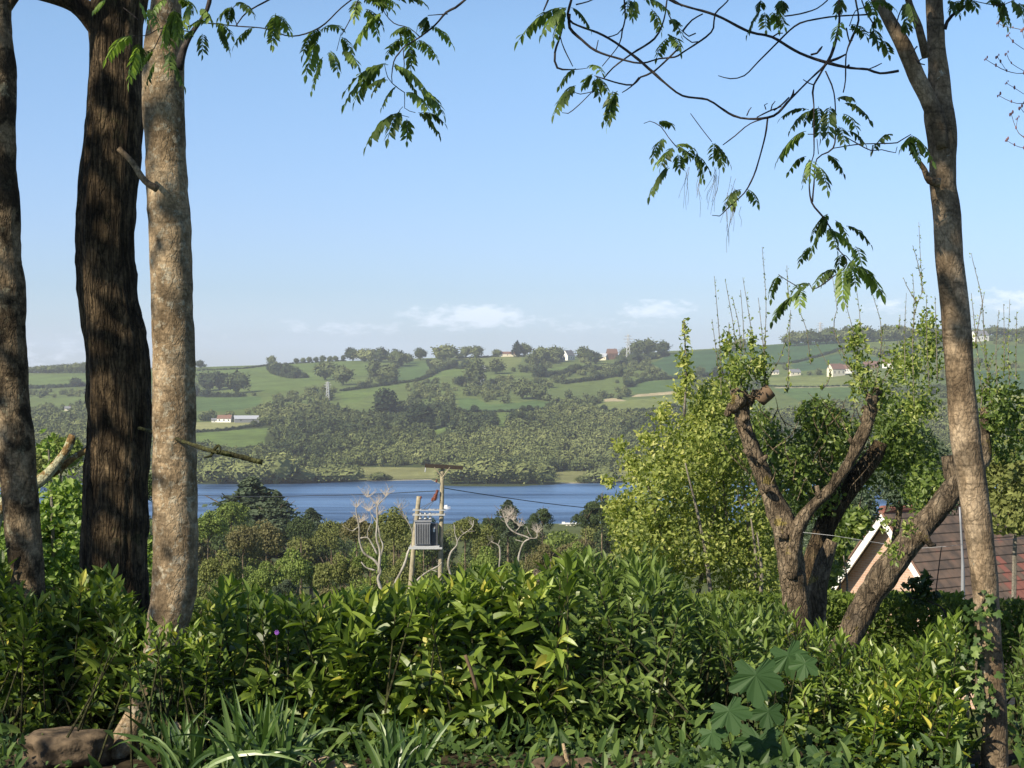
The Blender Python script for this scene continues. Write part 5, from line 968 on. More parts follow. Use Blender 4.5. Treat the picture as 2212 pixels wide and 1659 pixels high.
    def spread(n, d0, d1, fx, kinds, w0, w1, noun, rowf, grp):
        L_ = []
        for i in range(n):
            px = fx(); d = random.uniform(d0, d1); L_.append((px, d, random.choice(kinds), random.uniform(w0, w1)))
        L_.sort(); cnt = {}
        for px, d, mat, w in L_:
            k = (where(px), mat); cnt[k] = cnt.get(k, 0)+1
        seen = {}
        for px, d, mat, w in L_:
            k = (where(px), mat); seen[k] = seen.get(k, 0)+1; o_ = ('first', 'second', 'third', 'fourth', 'fifth', 'sixth', 'seventh', 'eighth', 'ninth', 'tenth', 'eleventh', 'twelfth')[min(11, seen[k]-1)]
            lab = '%s %s %s' % (words[mat], noun, k[0])+(', %s such from the left' % o_ if cnt[k] > 1 else '')
            T(px, rowf(px, d), w/d*F, d, 'bush' if noun == 'thicket' else 'broad', mat, lab, 'thicket' if noun == 'thicket' else 'tree', None, grp)
    spread(88, 60, 250, lambda: random.choice((random.uniform(400, 1360), random.uniform(400, 1360), random.uniform(-60, 2300))), ('mid_olive', 'mid_green', 'mid_dark', 'mid_brown', 'mid_green', 'mid_bright'), 3.5, 7, 'thicket', lambda px, d: 1290-118*((d-60)/190.)**.6+random.uniform(-12, 14), 'thickets on the near slope')
    spread(50, 220, 330, lambda: random.uniform(400, 1380), ('mid_olive', 'mid_green', 'mid_dark', 'mid_dark', 'mid_brown'), 5, 9, 'slope tree', lambda px, d: random.uniform(1138, 1165) if 640 < px < 1260 else random.uniform(1118, 1150), 'trees on the near slope')
    # filler copse trees nearer the water
    spread(60, 380, 640, lambda: random.uniform(-120, 2350), ('mid_dark', 'mid_olive', 'mid_green', 'mid_dark'), 8, 12, 'shore tree', lambda px, d: max(CYP-F*(float(height(np.array([(px-CXP)/F*d]), np.array([d]))[0])+random.uniform(6, 10)-CZ)/d, 1128 if 640 < px < 1330 else 1090), 'trees near the close shore')
midground()
# ------------------------------------------------------------------ dead trees
def dead_trees():
    def Q(pl): return [(713.+p[0]*.2728, 960.+p[1]*.2728, p[2]*.2728*.60) for p in pl]
    def twigs(a, pts, n, L_, d):
        for _ in range(n):
            x, y = random.choice(pts); an = random.uniform(-2.6, -.5); l = L_*random.uniform(.5, 1.1); x1 = x+math.cos(an)*l; y1 = y+math.sin(an)*l
            tubepx(a, Q([(x, y, 3.5), ((x+x1)/2+random.uniform(-9, 9), (y+y1)/2+random.uniform(-9, 9), 2.6), (x1, y1, 1.6)]), d, seg=4, step=.2, cap=False)
            for _ in range(2): tubepx(a, Q([(x1, y1, 2), (x1+random.uniform(-30, 30), y1-random.uniform(5, 45), 1.2)]), d, seg=3, step=.5, cap=False)
    spec = [('dead_tree', 'bleached dead tree with forked crooked limbs left of the transformer', 84, [[(430,1400,32),(410,1180,24),(378,1060,22),(400,1000,20),(352,920,15),(272,862,14),(238,760,13),(226,650,10),(212,530,7),(205,450,4)],[(385,1020,20),(390,850,15),(372,740,13),(378,600,12),(372,480,8),(460,400,4)],[(375,870,12),(322,770,10),(300,740,10),(236,742,8)],[(396,900,10),(424,800,9),(396,740,8),(384,640,8),(330,560,5)],[(362,1000,10),(292,972,9),(250,930,8)],[(300,745,7),(300,690,6),(330,600,4),(310,520,3)],[(226,650,6),(170,690,5),(130,660,4),(100,640,3)],[(372,480,5),(330,440,4),(300,390,3)]], [(210, 500), (372, 480), (300, 420), (440, 410), (380, 560), (240, 620), (310, 530)], 120, 80),
            ('dead_tree', 'pale dead limb rising behind the shorter transformer pole', 92, [[(480,1250,26),(530,1070,22),(592,950,19),(622,850,15),(652,770,11),(648,690,8),(600,590,6),(560,520,4),(500,460,3)],[(648,690,5),(660,600,4),(640,540,2)]], [(600, 590), (540, 500), (560, 520)], 16, 70),
            ('dead_tree', 'pale Y-shaped dead limb just right of the transformer poles', 86, [[(1000,1300,18),(960,1050,14),(940,950,12),(952,860,12),(1002,780,11),(985,700,7),(990,640,4)],[(1002,780,8),(1040,722,7),(1130,660,6),(1132,600,4)],[(1080,690,4),(1150,690,3)]], [(1130, 640), (990, 680), (1060, 700)], 8, 45),
            ('dead_tree', 'twisted pale dead tree with spreading top below the round dark tree', 96, [[(1430,1300,18),(1480,1000,15),(1500,860,14),(1540,775,13),(1572,742,12),(1462,692,9),(1402,640,8),(1380,580,5)],[(1572,742,9),(1642,740,8),(1640,690,6),(1690,720,4)],[(1470,690,7),(1502,650,6),(1450,600,4)],[(1600,740,6),(1570,690,5),(1560,650,3)],[(1540,775,6),(1470,760,4)]], [(1400, 620), (1380, 580), (1450, 600), (1500, 650), (1640, 700), (1420, 560)], 80, 60),
            ('dead_tree', 'short pale crooked dead stem left of the twisted dead tree', 88, [[(1330,1200,14),(1335,960,11),(1352,882,11),(1330,800,9),(1270,772,7)],[(1330,800,6),(1340,750,4)],[(1270,772,4),(1250,800,3)]], [(1280, 775)], 4, 40),
            ('dead_tree', 'low pale dead branch arching between the feet of the poles', 82, [[(640,1200,16),(692,1072,13),(780,1010,11),(860,960,8),(880,930,5)],[(800,992,7),(852,1012,5)]], [(860, 960)], 3, 35)]
    for nm, lab, d, brs, tw, n, L_ in spec:
        q = Q([brs[0][0]])[0]; o = empty(nm, P(q[0], q[1]+20, d), lab, 'tree'); a = Acc()
        for b in brs: tubepx(a, [(x+random.uniform(-1.8, 1.8)*(0 if j == 0 else 1), y+random.uniform(-1.5, 1.5)*(0 if j == 0 else 1), w_) for j, (x, y, w_) in enumerate(Q(b))], d, seg=9, step=.15, rough=.75, rscale=4, seed=7)
        a.build('trunk', M['dead_wood'], o, True); a = Acc(); twigs(a, tw, n, L_, d); a.build('twigs', M['dead_wood'] if n < 20 else M['shoot_pale'], o)
M['shoot_pale'] = plain('pinkish_twig', (.44, .39, .34), .9)
dead_trees()
# ------------------------------------------------------------------ transformer poles
def transformer():
    D = 90.
    o = empty('transformer_pole', P(950, 1420, D), 'two wooden poles carrying a grey transformer, with a dark T-shaped crossarm', 'utility pole')
    a = Acc(); tubepx(a, [(949, 1420, 5.4), (951, 1255, 5.2), (954, 1100, 4.8), (956, 1006, 4.4)], D, seg=14, step=.5, rough=.04); a.build('pole', M['pole'], o, True)
    a = Acc(); tubepx(a, [(878, 1420, 5.8), (889, 1240, 5.4), (897, 1150, 5.0), (905, 1072, 4.8)], D, seg=14, step=.5, rough=.04); a.build('pole', M['pole'], o, True)
    def bx(a, x0, y0, x1, y1, dz0, dz1, tilt=0):
        p0 = P(x0, y0, D); p1 = P(x1, y1, D); V = []
        for (x, z) in ((p0[0], p0[2]), (p1[0], p0[2]+tilt), (p1[0], p1[2]+tilt), (p0[0], p1[2])):
            for y in (D+dz0, D+dz1): V.append((x, y, z))
        a.add(V, np.array([[0, 2, 4, 6], [1, 7, 5, 3], [0, 1, 3, 2], [2, 3, 5, 4], [4, 5, 7, 6], [6, 7, 1, 0]]))
    a = Acc(); bx(a, 918, 1001.5, 1000, 1009.5, -.24, -.12, -.12); bx(a, 918, 1001.5, 1000, 1009.5, .12, .24, -.12); c = a.build('crossarm', M['arm'], o)
    for x in (920, 997): a = Acc(); tubepx(a, [(x, 1008, 1.2), (x-1, 1016, 1.4), (x-2, 1020, .8)], D, seg=6); a.build('insulator', M['galv'], o)
    for x0, x1 in ((938, 958), (972, 954)):
        a = Acc(); tubepx(a, [(x0, 1009, 1.4), (x1, 1034, 1.4)], D-.22, seg=5, step=1); a.build('brace', M['pole'], o)
    # cooling-finned tank
    a = Acc(); bx(a, 897, 1126, 931, 1176, -.45, .45); bx(a, 895, 1123, 933, 1126.3, -.5, .5)
    a.build('transformer_tank', M['metal'], o); a = Acc()
    for i in range(9): bx(a, 899+i*3.6, 1130, 900.3+i*3.6, 1173, -.6, -.451)
    a.build('cooling_fins', M['metal'], o)
    a = Acc(); bx(a, 932.2, 1130, 946, 1178, -.3, .45); a.build('control_box', M['darkmetal'], o); a = Acc(); bx(a, 936, 1139, 940, 1148, -.34, -.301); a.build('warning_plate', M['white_paint'], o)
    a = Acc(); bx(a, 884, 1180, 956, 1184, -.62, -.46); bx(a, 884, 1180, 956, 1184, .36, .48); bx(a, 893, 1177.4, 950, 1179.8, -.6, .5); a.build('platform', M['galv'], o)
    a = Acc()
    for y, w in ((1100, 1.0), (1110, 1.4)): bx(a, 892, y, 962, y+w*1.8, -.42, -.32); bx(a, 892, y, 962, y+w*1.8, .30, .4)
    a.build('support_beam', M['galv'], o)
    for i, x in enumerate((908, 918, 928)):
        p = P(x, 1122, D); a = Acc(); zz = np.linspace(0, .34, 9); tube(a, p+np.column_stack((zz*0+i*.02, zz*0, zz)), np.array([.05, .09, .05, .09, .05, .09, .05, .07, .03]), seg=10, step=.03); a.build('bushing', M['galv'], o, True)
        a = Acc(); q = P(x-3, 1100, D); tube(a, np.array((p+(0, 0, .33), (p+q)/2+(.1, -.1, .1), q, P(945, 1078-3*i, D))), np.full(4, .012), seg=5, step=.1); a.build('jumper_cable', M['darkmetal'], o)
    for (x, y, rr) in ((940, 1074, 7), (944, 1063, 5), (934, 1079, 4), (943, 1039, 3.2), (909, 1075, 3)):
        p = P(x, y, D-.2); a = Acc(); s = rr/F*D; zz = np.linspace(-s, s, 9); tube(a, p+np.column_stack((zz*.3, zz*0, zz)), np.array([.4, .9, .5, 1, .6, 1, .5, .85, .4])*s*.8, seg=12, step=s*.25); a.build('fuse_insulator', M['ceramic'], o, True)
    # wires to the right and away to the left
    def wire(pts, lab):
        a = Acc(); w = np.array([P(*p) for p in pts]); tube(a, w, np.full(len(w), .022), seg=5, step=2., cap=False); props(a.build('power_line', M['wire'], None), lab, 'wire')
    wire([(958, 1054, 90.), (1079, 1073, 92), (1258, 1096, 95), (1500, 1112, 100), (1900, 1120, 108), (2500, 1100, 120)], 'dark cable sagging right from the taller pole across the lake')
    wire([(956, 1060, 90.), (700, 1070, 110), (400, 1068, 140), (-200, 1030, 190)], 'thin cable running left from the taller pole behind the trunks')
    a = Acc(); w = np.array([P(1735, 1150, 13.5), P(1800, 1157, 13.4), P(1990, 1184, 13.2), P(2120, 1170, 13.0), P(2400, 1150, 13)]); tube(a, w, np.full(5, .0016), seg=5, step=.3); props(a.build('garden_wire', M['metal']), 'thin pale wire stretched between the pollard trunks in front of the roof', 'wire')
    # pale pole beside the right-hand trunk
    o = empty('telephone_pole', P(2078, 1420, 24), 'thin pale grey pole against the tiled roof beside the slender trunk', 'pole'); a = Acc(); tubepx(a, [(2080, 1420, 5), (2080, 1250, 4.5), (2079, 1200, 3), (2073, 1095, 2)], 24, seg=8, step=.3); a.build('shaft', M['metal'], o, True)
transformer()
# ------------------------------------------------------------------ near house
def near_house():
    D = 55.; apex = P(1915, 1103, D); ang = math.radians(54); rdv = np.array((math.sin(ang), math.cos(ang), 0.)); sd = np.array((math.cos(ang), -math.sin(ang), 0.)); up = np.array((0, 0, 1.))
    L_ = 5.2; hip = 3.8; tp = 1.16   # drop per metre of half-width
    Hh = 4.3; half = Hh/tp
    o = empty('brick_house', apex-up*7.0, 'brick house with white barge boards and brown tiled roof, behind the leaning pollard', 'house')
    def pt(r, s, z): return apex+rdv*r+sd*s+up*z
    mt, nt, b = newmat('brick_wall'); N = nt.nodes; LK = nt.links; tc = N.new('ShaderNodeTexCoord'); mp = N.new('ShaderNodeMapping'); mp.inputs['Rotation'].default_value = (math.pi/2, 0, 0)
    at = N.new('ShaderNodeUVMap'); bt = N.new('ShaderNodeTexBrick'); bt.inputs['Scale'].default_value = 1; bt.inputs['Brick Width'].default_value = .23; bt.inputs['Row Height'].default_value = .076; bt.inputs['Mortar Size'].default_value = .006
    bt.inputs['Color1'].default_value = (.50, .33, .24, 1); bt.inputs['Color2'].default_value = (.42, .26, .19, 1); bt.inputs['Mortar'].default_value = (.50, .45, .38, 1); LK.new(at.outputs[0], bt.inputs['Vector']); LK.new(bt.outputs['Color'], b.inputs['Base Color']); b.inputs['Roughness'].default_value = .9
    def uvmap(ob, f):
        me = ob.data; uv = me.uv_layers.new(name='UVMap')
        for l in me.loops: uv.data[l.index].uv = f(me.vertices[l.vertex_index].co)
    base = np.array(o.location)
    a = Acc(); V = [pt(.25, -half, -Hh), pt(.25, half, -Hh), pt(.25, 0, -.1), pt(.25, half, -7.5), pt(.25, -half, -7.5)]; a.add(V, [np.array([[4, 3, 1, 2, 0]])]); w = a.build('gable_wall', mt, o); uvmap(w, lambda c: (float(np.dot(np.array(c), sd)), c.z))
    a = Acc(); Lt = L_+hip
    a.add([pt(.25, half, -Hh-.3), pt(Lt, half, -Hh-.3), pt(Lt, half, -7.5), pt(.25, half, -7.5)], np.array([[0, 3, 2, 1]])); a.add([pt(.25, -half, -Hh-.3), pt(Lt, -half, -Hh-.3), pt(Lt, -half, -7.5), pt(.25, -half, -7.5)], np.array([[0, 1, 2, 3]])); a.add([pt(Lt, -half, -Hh-.3), pt(Lt, half, -Hh-.3), pt(Lt, half, -7.5), pt(Lt, -half, -7.5)], np.array([[0, 1, 2, 3]]))
    w = a.build('side_wall', mt, o); uvmap(w, lambda c: (float(np.dot(np.array(c), rdv)), c.z))
    # roof: overlapping tile courses as real steps
    mt, nt, b = newmat('roof_tiles'); N = nt.nodes; LK = nt.links; tc = N.new('ShaderNodeTexCoord'); at = N.new('ShaderNodeAttribute'); at.attribute_name = 'tint'
    n1 = N.new('ShaderNodeTexNoise'); n1.inputs['Scale'].default_value = 2.4; n1.inputs['Detail'].default_value = 6; LK.new(tc.outputs['Object'], n1.inputs['Vector'])
    ad = N.new('ShaderNodeMath'); ad.operation = 'ADD'; LK.new(at.outputs['Fac'], ad.inputs[0]); LK.new(n1.outputs[0], ad.inputs[1])
    rp = N.new('ShaderNodeValToRGB'); e = rp.color_ramp.elements; e[0].position = .45; e[0].color = (.085, .066, .055, 1); e[1].position = 1.35/1.4; e[1].color = (.25, .10, .075, 1); x = e.new(.72); x.color = (.165, .115, .085, 1); LK.new(ad.outputs[0], rp.inputs[0]); LK.new(rp.outputs[0], b.inputs['Base Color']); b.inputs['Roughness'].default_value = .85
    for nm, side in (('roof_slope', 1), ('roof_slope', -1)):
        a = Acc(); n = 19; oh = half+.35
        for i in range(n):
            s0 = oh*i/n; s1 = oh*(i+1)/n+.03; z0 = -s0*tp; z1 = -s1*tp; r1a = L_+hip*(s0/oh); r1b = L_+hip*(s1/oh); ra = -.22
            m = max(2, int((r1b-ra)/.3)); rs0 = np.linspace(ra, r1a, m+1); rs1 = np.linspace(ra, r1b, m+1)
            for j in range(m):
                tn = rng.uniform(0, .16)+(.42 if (side > 0 and s0+.25*math.sin(j*1.7) > 1.5 and rs0[j] > 3.0) else 0)
                g = .012; V = [pt(rs0[j]+g, side*s0, z0+.01), pt(rs0[j+1], side*s0, z0+.01), pt(rs1[j+1], side*s1, z1+.055), pt(rs1[j]+g, side*s1, z1+.055), pt(rs1[j+1], side*s1, z1+.0), pt(rs1[j]+g, side*s1, z1+.0)]
                a.add(V, np.array([[0, 1, 2, 3], [3, 2, 4, 5]]) if side > 0 else np.array([[3, 2, 1, 0], [5, 4, 2, 3]]), tn)
        # deck below
        V = [pt(-.2, 0, -.02), pt(L_, 0, -.02), pt(L_+hip, side*oh, -oh*tp-.05), pt(-.2, side*oh, -oh*tp-.05)]; a.add(V, np.array([[0, 1, 2, 3]]), .1); a.build(nm, mt, o)
    a = Acc(); n = 19; oh = half+.35
    for i in range(n):
        s0 = oh*i/n; s1 = oh*(i+1)/n+.03; m = max(1, int(2*s1/.3)); a0 = np.linspace(-s0, s0, m+1); a1 = np.linspace(-s1, s1, m+1)
        for j in range(m):
            V = [pt(L_+hip*s0/oh, a0[j], -s0*tp+.01), pt(L_+hip*s0/oh, a0[j+1], -s0*tp+.01), pt(L_+hip*s1/oh, a1[j+1], -s1*tp+.055), pt(L_+hip*s1/oh, a1[j], -s1*tp+.055)]; a.add(V, np.array([[0, 3, 2, 1]]), rng.uniform(0, .3))
    a.build('roof_hip', mt, o)
    a = Acc(); tube(a, np.array((pt(-.22, 0, .03), pt(L_, 0, .03))), np.array((.13, .13)), seg=10, step=.3, tint=.55)
    for s in (1, -1): tube(a, np.array((pt(L_, 0, .03), pt(L_+hip, s*oh, -oh*tp+.06))), np.array((.11, .11)), seg=8, step=.3, tint=.4)
    a.build('ridge_tiles', mt, o)
    for s in (1, -1):
        a = Acc(); q = []
        for r0 in (-.24, -.19):
            for (s_, z_) in ((0, -.06), (oh, -oh*tp-.06), (oh, -oh*tp-.36), (0, -.40)): q.append(pt(r0, s*s_, z_))
        a.add(q, np.array([[0, 1, 2, 3], [4, 7, 6, 5], [0, 4, 5, 1], [3, 2, 6, 7], [1, 5, 6, 2]])); a.build('barge_board', M['white_paint'], o)
        a = Acc(); tube(a, np.array((pt(-.25, 0, -.02), pt(-.25, s*oh, -oh*tp-.02))), np.array((.035, .035)), seg=6, step=.4); a.build('verge_edging', M['redroof'], o)
near_house()
# ------------------------------------------------------------------ lakeside building and boat
def lakeside():
    D = 700.; p = P(1236, 1143, D); g = p[2]; root = empty('lakeside_cabin', p, 'long low white cabin at the near shore right of the round dark tree', 'building')
    w = 26/F*D; h = 11/F*D; a = Acc(); box(a, -w/2, w/2, 0, 4, -4, h); o = mk('wall', np.concatenate(a.V), [np.concatenate(v) for v in a.F.values()], M['cream']); o.parent = root
    a = Acc(); box(a, -w/2-.3, w/2+.3, -.3, 4.3, h+.002, h+.25); o = mk('roof', np.concatenate(a.V), [np.concatenate(v) for v in a.F.values()], M['white_paint']); o.parent = root
    for i in range(3): a = Acc(); box(a, -w/2+.5+i*w/3, -w/2+1.3+i*w/3, -.03, .02, h*.35, h*.8); o = mk('window', np.concatenate(a.V), [np.concatenate(v) for v in a.F.values()], M['darkpane']); o.parent = root
    for px, py, D, lab, ln in ((963, 1099, 829., 'small white boat on the lake beside the taller pole', 4.5), (1217, 1137, 728., 'white boat moored left of the lakeside cabin', 4.)):
        p = P(px, py, D); p[2] = LAKE; root = empty('boat', p, lab, 'boat'); a = Acc(); n = 10; V = []
        for i in range(n+1):
            t = i/n; x = (t-.5)*ln; w = .9*math.sin(min(1, t*1.25+.08)*math.pi*.5)*(1-max(0, t-.6)**2*6) if t < .98 else .05; w = max(w, .04)
            V += [(x, -w, .9+.3*t*t), (x, -w*.7, -.2), (x, w*.7, -.2), (x, w, .9+.3*t*t)]
        Fq = [(i*4+k, i*4+k+1, i*4+k+5, i*4+k+4) for i in range(n) for k in range(3)]+[(i*4, i*4+4, i*4+7, i*4+3) for i in range(n)]; o = mk('hull', V, np.array(Fq), M['white_paint']); o.parent = root
        a = Acc(); box(a, -ln*.15, ln*.15, -.5, .5, .95, 1.8); o = mk('cabin', np.concatenate(a.V), [np.concatenate(v) for v in a.F.values()], M['white_paint']); o.parent = root
lakeside()
# ------------------------------------------------------------------ foreground hedge and garden plants
hx = np.array([-80, 0, 50, 110, 170, 225, 280, 320, 350, 400, 450, 510, 560, 620, 750, 850, 950, 1010, 1100, 1200, 1260, 1330, 1400, 1440, 1500, 1600, 1700, 1800, 1860, 1950, 2050, 2100, 2160, 2212, 2300.])
hy = np.array([1190, 1200, 1270, 1300, 1240, 1230, 1290, 1345, 1365, 1350, 1290, 1235, 1290, 1285, 1275, 1275, 1255, 1235, 1225, 1215, 1190, 1205, 1185, 1215, 1285, 1290, 1310, 1360, 1390, 1400, 1330, 1300, 1330, 1340, 1330.])
def laurel(x0, x1, mat, label, nshoot, leaf=.115, tmpl=LAUREL, d0=7.25, d1=9.6, tint=.45, ybot=1685, name='laurel_shrub', cat='shrub', spread=.55, top=None, upr=1.0, nl=(8, 13)):
    cx = (x0+x1)/2; o = empty(name, P(cx, 1660, 7.9), label, cat); lf = Acc(); st = Acc()
    nshoot = int(nshoot*1.1); px = rng.uniform(x0, x1, nshoot); tp = np.interp(px, hx, hy) if top is None else np.full(nshoot, top)
    u = rng.random(nshoot); row = tp+6+(ybot-tp)*u**1.15; d = np.where(row > 1450, rng.uniform(d0, d0+.9, nshoot), rng.uniform(d0, d1, nshoot))
    gp = noise3(np.column_stack((px/85, row/62, d*0+x0)), 12); kp = (gp > .40) | (d > 8.0) | (row < tp+50); px, tp, row, d = px[kp], tp[kp], row[kp], d[kp]; nshoot = len(px)
    # hedge top: keep the uppermost shoots upright
    for i in range(nshoot):
        tip = P(px[i], row[i], d[i]); topness = 1-min(1, (row[i]-tp[i])/180.)
        ax = norm(np.array((rng.normal(0, .28), -.30+.25*topness+rng.normal(0, .25), .55+.75*topness*upr))+rng.normal(0, .12, 3)); L_ = rng.uniform(.18, .32); base = tip-ax*L_
        n = rng.integers(*nl); t = np.linspace(.12, 1, n)**.8; pos = base+ax*L_*t[:, None]
        ph = rng.uniform(0, 6.28)+np.arange(n)*2.4; s1 = norm(np.cross(ax, (.3, .9, .1))); s2 = np.cross(ax, s1); out = np.cos(ph)[:, None]*s1+np.sin(ph)[:, None]*s2
        op = spread*(1.5-t)[:, None]*(1.25-.6*topness); yd = norm(ax*(.75)+out*op*1.6+rng.normal(0, .12, (n, 3))+np.array((0, 0, -.35*(1-topness)))); nr = norm(ax*1.0-out*.3+rng.normal(0, .2, (n, 3)))
        sz = leaf*rng.uniform(.65, 1.15, n)*(1-.35*t**3)*(1-.12*topness)
        tt = np.clip(tint+(t-.6)*.35+rng.normal(0, .17, n)+rng.normal(0, .10), 0, .93); tt[rng.random(n) < .022] = 1.0
        lf.inst(tmpl, frames(yd, nr, sz), pos, tt)
        if i % 2 == 0: tube(st, np.array((base-ax*.25, base, tip)), np.array((.0055, .004, .002)), seg=5, step=.2, cap=False)
    f = lf.build('foliage', mat, o); st.build('stems', M['moss_twig'], o); return o
laurel(-60, 200, M['laurel'], 'dark laurel at the left edge around the foot of the leftmost trunk', 330, .115, tint=.40, ybot=1560, d0=7.3, d1=8.4)
laurel(170, 350, M['laurel'], 'dark laurel in front of the thick dark trunk', 230, .115, tint=.5, ybot=1540, d0=7.3, d1=8.1)
laurel(330, 560, M['laurel'], 'laurel right of the pale trunk with an upright dark shoot', 320, .115, tint=.55, ybot=1640)
laurel(540, 780, M['laurel'], 'broad-leaved laurel between the pale trunk and the dead tree', 360, .12, tint=.42)
laurel(760, 1010, M['laurel'], 'sunlit glossy laurel in the centre under the transformer', 430, .138, tint=.55)
laurel(990, 1230, M['laurel'], 'glossy laurel in the centre right of the poles', 420, .138, tint=.50)
laurel(1210, 1470, M['laurel_deep'], 'tall laurel with the highest upright shoots, below the dark rounded tree', 430, .12, NARROW, tint=.75)
laurel(1450, 1700, M['laurel_deep'], 'deep green narrow-leaved shrub behind the lobed leaves', 420, .108, NARROW, tint=.72)
laurel(1690, 1960, M['laurel'], 'mid green shrub at the foot of the leaning pollard', 380, .10, NARROW, tint=.42)
laurel(1900, 2070, M['laurel'], 'shrub with mixed dark and yellow leaves left of the slender trunk', 330, .10, LAUREL, tint=.45)
laurel(2190, 2300, M['laurel_deep'], 'dark leafy shrub at the right edge behind the slender trunk', 190, .08, LAUREL, tint=.55)
laurel(1830, 2070, M['variegated'], 'low yellow-edged variegated shrub at the bottom right', 140, .105, LAUREL, d0=6.75, d1=7.2, tint=.42, ybot=1680, top=1475, name='variegated_shrub', spread=.75)
def garden():
    # clipped small-leaved hedge beyond
    o = empty('clipped_hedge', P(1950, 1450, 17), 'soft clipped light green hedge in front of the house, behind the leaning trunk', 'hedge'); lf = Acc(); n = 36000
    x = rng.uniform(1180, 2330, n); 
    D = rng.uniform(16.2, 17.4, n); topr = 1288+8*(noise3(np.column_stack((x/30, D, x*0)), 3)-.5)*2+np.where(x > 2080, 12, 0); row = topr+rng.random(n)**1.3*190
    p = np.column_stack(((x-CXP)/F*D, D, CZ+(CYP-row)/F*D)); dn = noise3(p*4, 6); k = dn > .25; p = p[k]; m = len(p)
    lf.inst(SMALL, frames(rng.normal(0, 1, (m, 3))+np.array((0, 0, .8)), rng.normal(0, .6, (m, 3))+np.array((-.1, -.8, .7)), rng.uniform(.035, .075, m)), p, np.clip(rng.normal(.5, .2, m)+(dn[k]-.5)*.6, 0, 1)); lf.build('foliage', M['clipped'], o)
    a = Acc()
    for i in range(10): q = 1250+i*105; tubepx(a, [(q, 1560, 4), (q+5, 1330, 2)], 17, seg=5, step=.5)
    a.build('stems', M['shoot'], o)
    # sycamore sapling
    o = empty('sycamore_sapling', P(1630, 1690, 6.9), 'sapling with big dark lobed leaves at the bottom right of the centre', 'sapling'); lf = Acc(); st = Acc()
    LV = [(1632, 1470, 62, 0), (1572, 1545, 48, .3), (1640, 1612, 60, -.1), (1510, 1640, 50, .2), (1700, 1425, 48, .4), (1660, 1545, 40, -.3), (1600, 1655, 44, .2), (1555, 1660, 44, -.2), (1780, 1660, 60, -.2), (1470, 1655, 40, .3), (1740, 1440, 34, -.4), (1535, 1590, 34, .5), (1690, 1665, 50, .3)]
    for x, y, s, rot in LV:
        d = 6.75+random.uniform(-.12, .15); c = P(x, y-s*.35, d); yd = np.array((math.sin(rot), -.35, -1.))+rng.normal(0, .08, 3); nr = np.array((-.15, -1., .55))+rng.normal(0, .12, 3)
        lf.inst(SYC, frames(yd[None], nr[None], np.array([s*1.3/F*d])), c[None], np.array([random.random()]))
        tube(st, np.array((c, c+np.array((random.uniform(-.03, .03), .06, -.04)), P(1620+(x-1620)*.4, 1700, 6.95))), np.array((.0018, .002, .003)), seg=5, step=.04)
    lf.build('foliage', M['sycamore'], o); st.build('stems', M['moss_twig'], o)
    # strap-leaved clumps
    for lab, bx_, by, d, n, Lm, sp in (('clump of long strap leaves left of the bottom centre', 560, 1672, 6.4, 95, .33, .85), ('smaller strap-leaved clump with arching leaves right of the pale trunk foot', 400, 1668, 6.5, 50, .28, 1.1), ('dark grassy clump below the centre laurel', 860, 1690, 6.5, 50, .30, .5)):
        o = empty('strap_leaved_plant', P(bx_, by, d), lab, 'plant'); lf = Acc()
        for i in range(n):
            b0 = P(bx_+rng.normal(0, 28), by+rng.uniform(-5, 20), d+rng.normal(0, .08)); L_ = Lm*rng.uniform(.5, 1.1); lean = rng.normal(0, .5)*sp; ly = rng.normal(-.15, .35); m = 9; t = np.linspace(0, 1, m); bend = rng.uniform(.1, .9)*abs(lean)
            c = b0+np.column_stack((lean*L_*t**1.3, ly*L_*t**1.3, L_*(t-bend*t**2.6))); w = .0085*rng.uniform(.6, 1.25)*np.sin(np.clip(t*.92+.08, 0, 1)*math.pi)**.45*(1-t**6); w[-1] = .0003
            sd = norm(np.cross(np.gradient(c, axis=0), np.array((.4*rng.normal(), -1, .3)))); V = np.stack((c-sd*w[:, None], c+np.array((0, .002, -.001)), c+sd*w[:, None]), 1).reshape(-1, 3)
            Fq = [(k*3+j, k*3+j+1, k*3+j+4, k*3+j+3) for k in range(m-1) for j in (0, 1)]; lf.add(V, np.array(Fq), np.clip(rng.normal(.45, .3), 0, 1))
        lf.build('leaves', M['strap'], o)
    laurel(265, 470, M['laurel'], 'low laurel sprigs crossing the foot of the pale trunk', 60, .085, LAUREL, d0=6.7, d1=6.95, tint=.42, ybot=1455, top=1340, nl=(6, 10))
    # rocks, stones
    def rock(px, py, w, h, d, name, label, mat, seed):
        V, Fa = ico(4); V = V*(1+(fbm(V*1.4+seed, 5, seed)-.5)*1.1+(noise3(V*9, seed)-.5)*.06)[:, None]; V[:, 2] = np.sign(V[:, 2])*np.abs(V[:, 2])**.8; s = np.array((w/2/F*d, w/2.6/F*d, h/2/F*d)); c = P(px, py, d)
        ob = mk(name, V*s, Fa, mat, smooth=True); ob.location = [float(q) for q in c]; props(ob, label, 'rock' if name == 'rock' else 'stone'); return ob
    rock(140, 1622, 200, 92, 7.0, 'rock', 'broad brown weathered rock at the bottom left in front of the laurel', M['rock'], 3); rock(1180, 1668, 110, 60, 6.6, 'rock', 'brown earthy boulder at the bottom edge, left of the bare twig', M['rock'], 9)
    rock(1262, 1662, 60, 50, 6.6, 'rock', 'smaller brown boulder at the bottom edge, right of the bare twig', M['rock'], 14); rock(700, 1648, 60, 26, 6.55, 'stone', 'pale orange stone at the bottom edge right of the strap-leaved clump', M['stone'], 5); rock(745, 1660, 46, 22, 6.5, 'stone', 'tan stone at the bottom edge next to the pale orange one', M['stone'], 6)
    rock(298, 1642, 14, 14, 6.7, 'stone', 'small pale stone on the brown rock', M['stone'], 7) if False else None
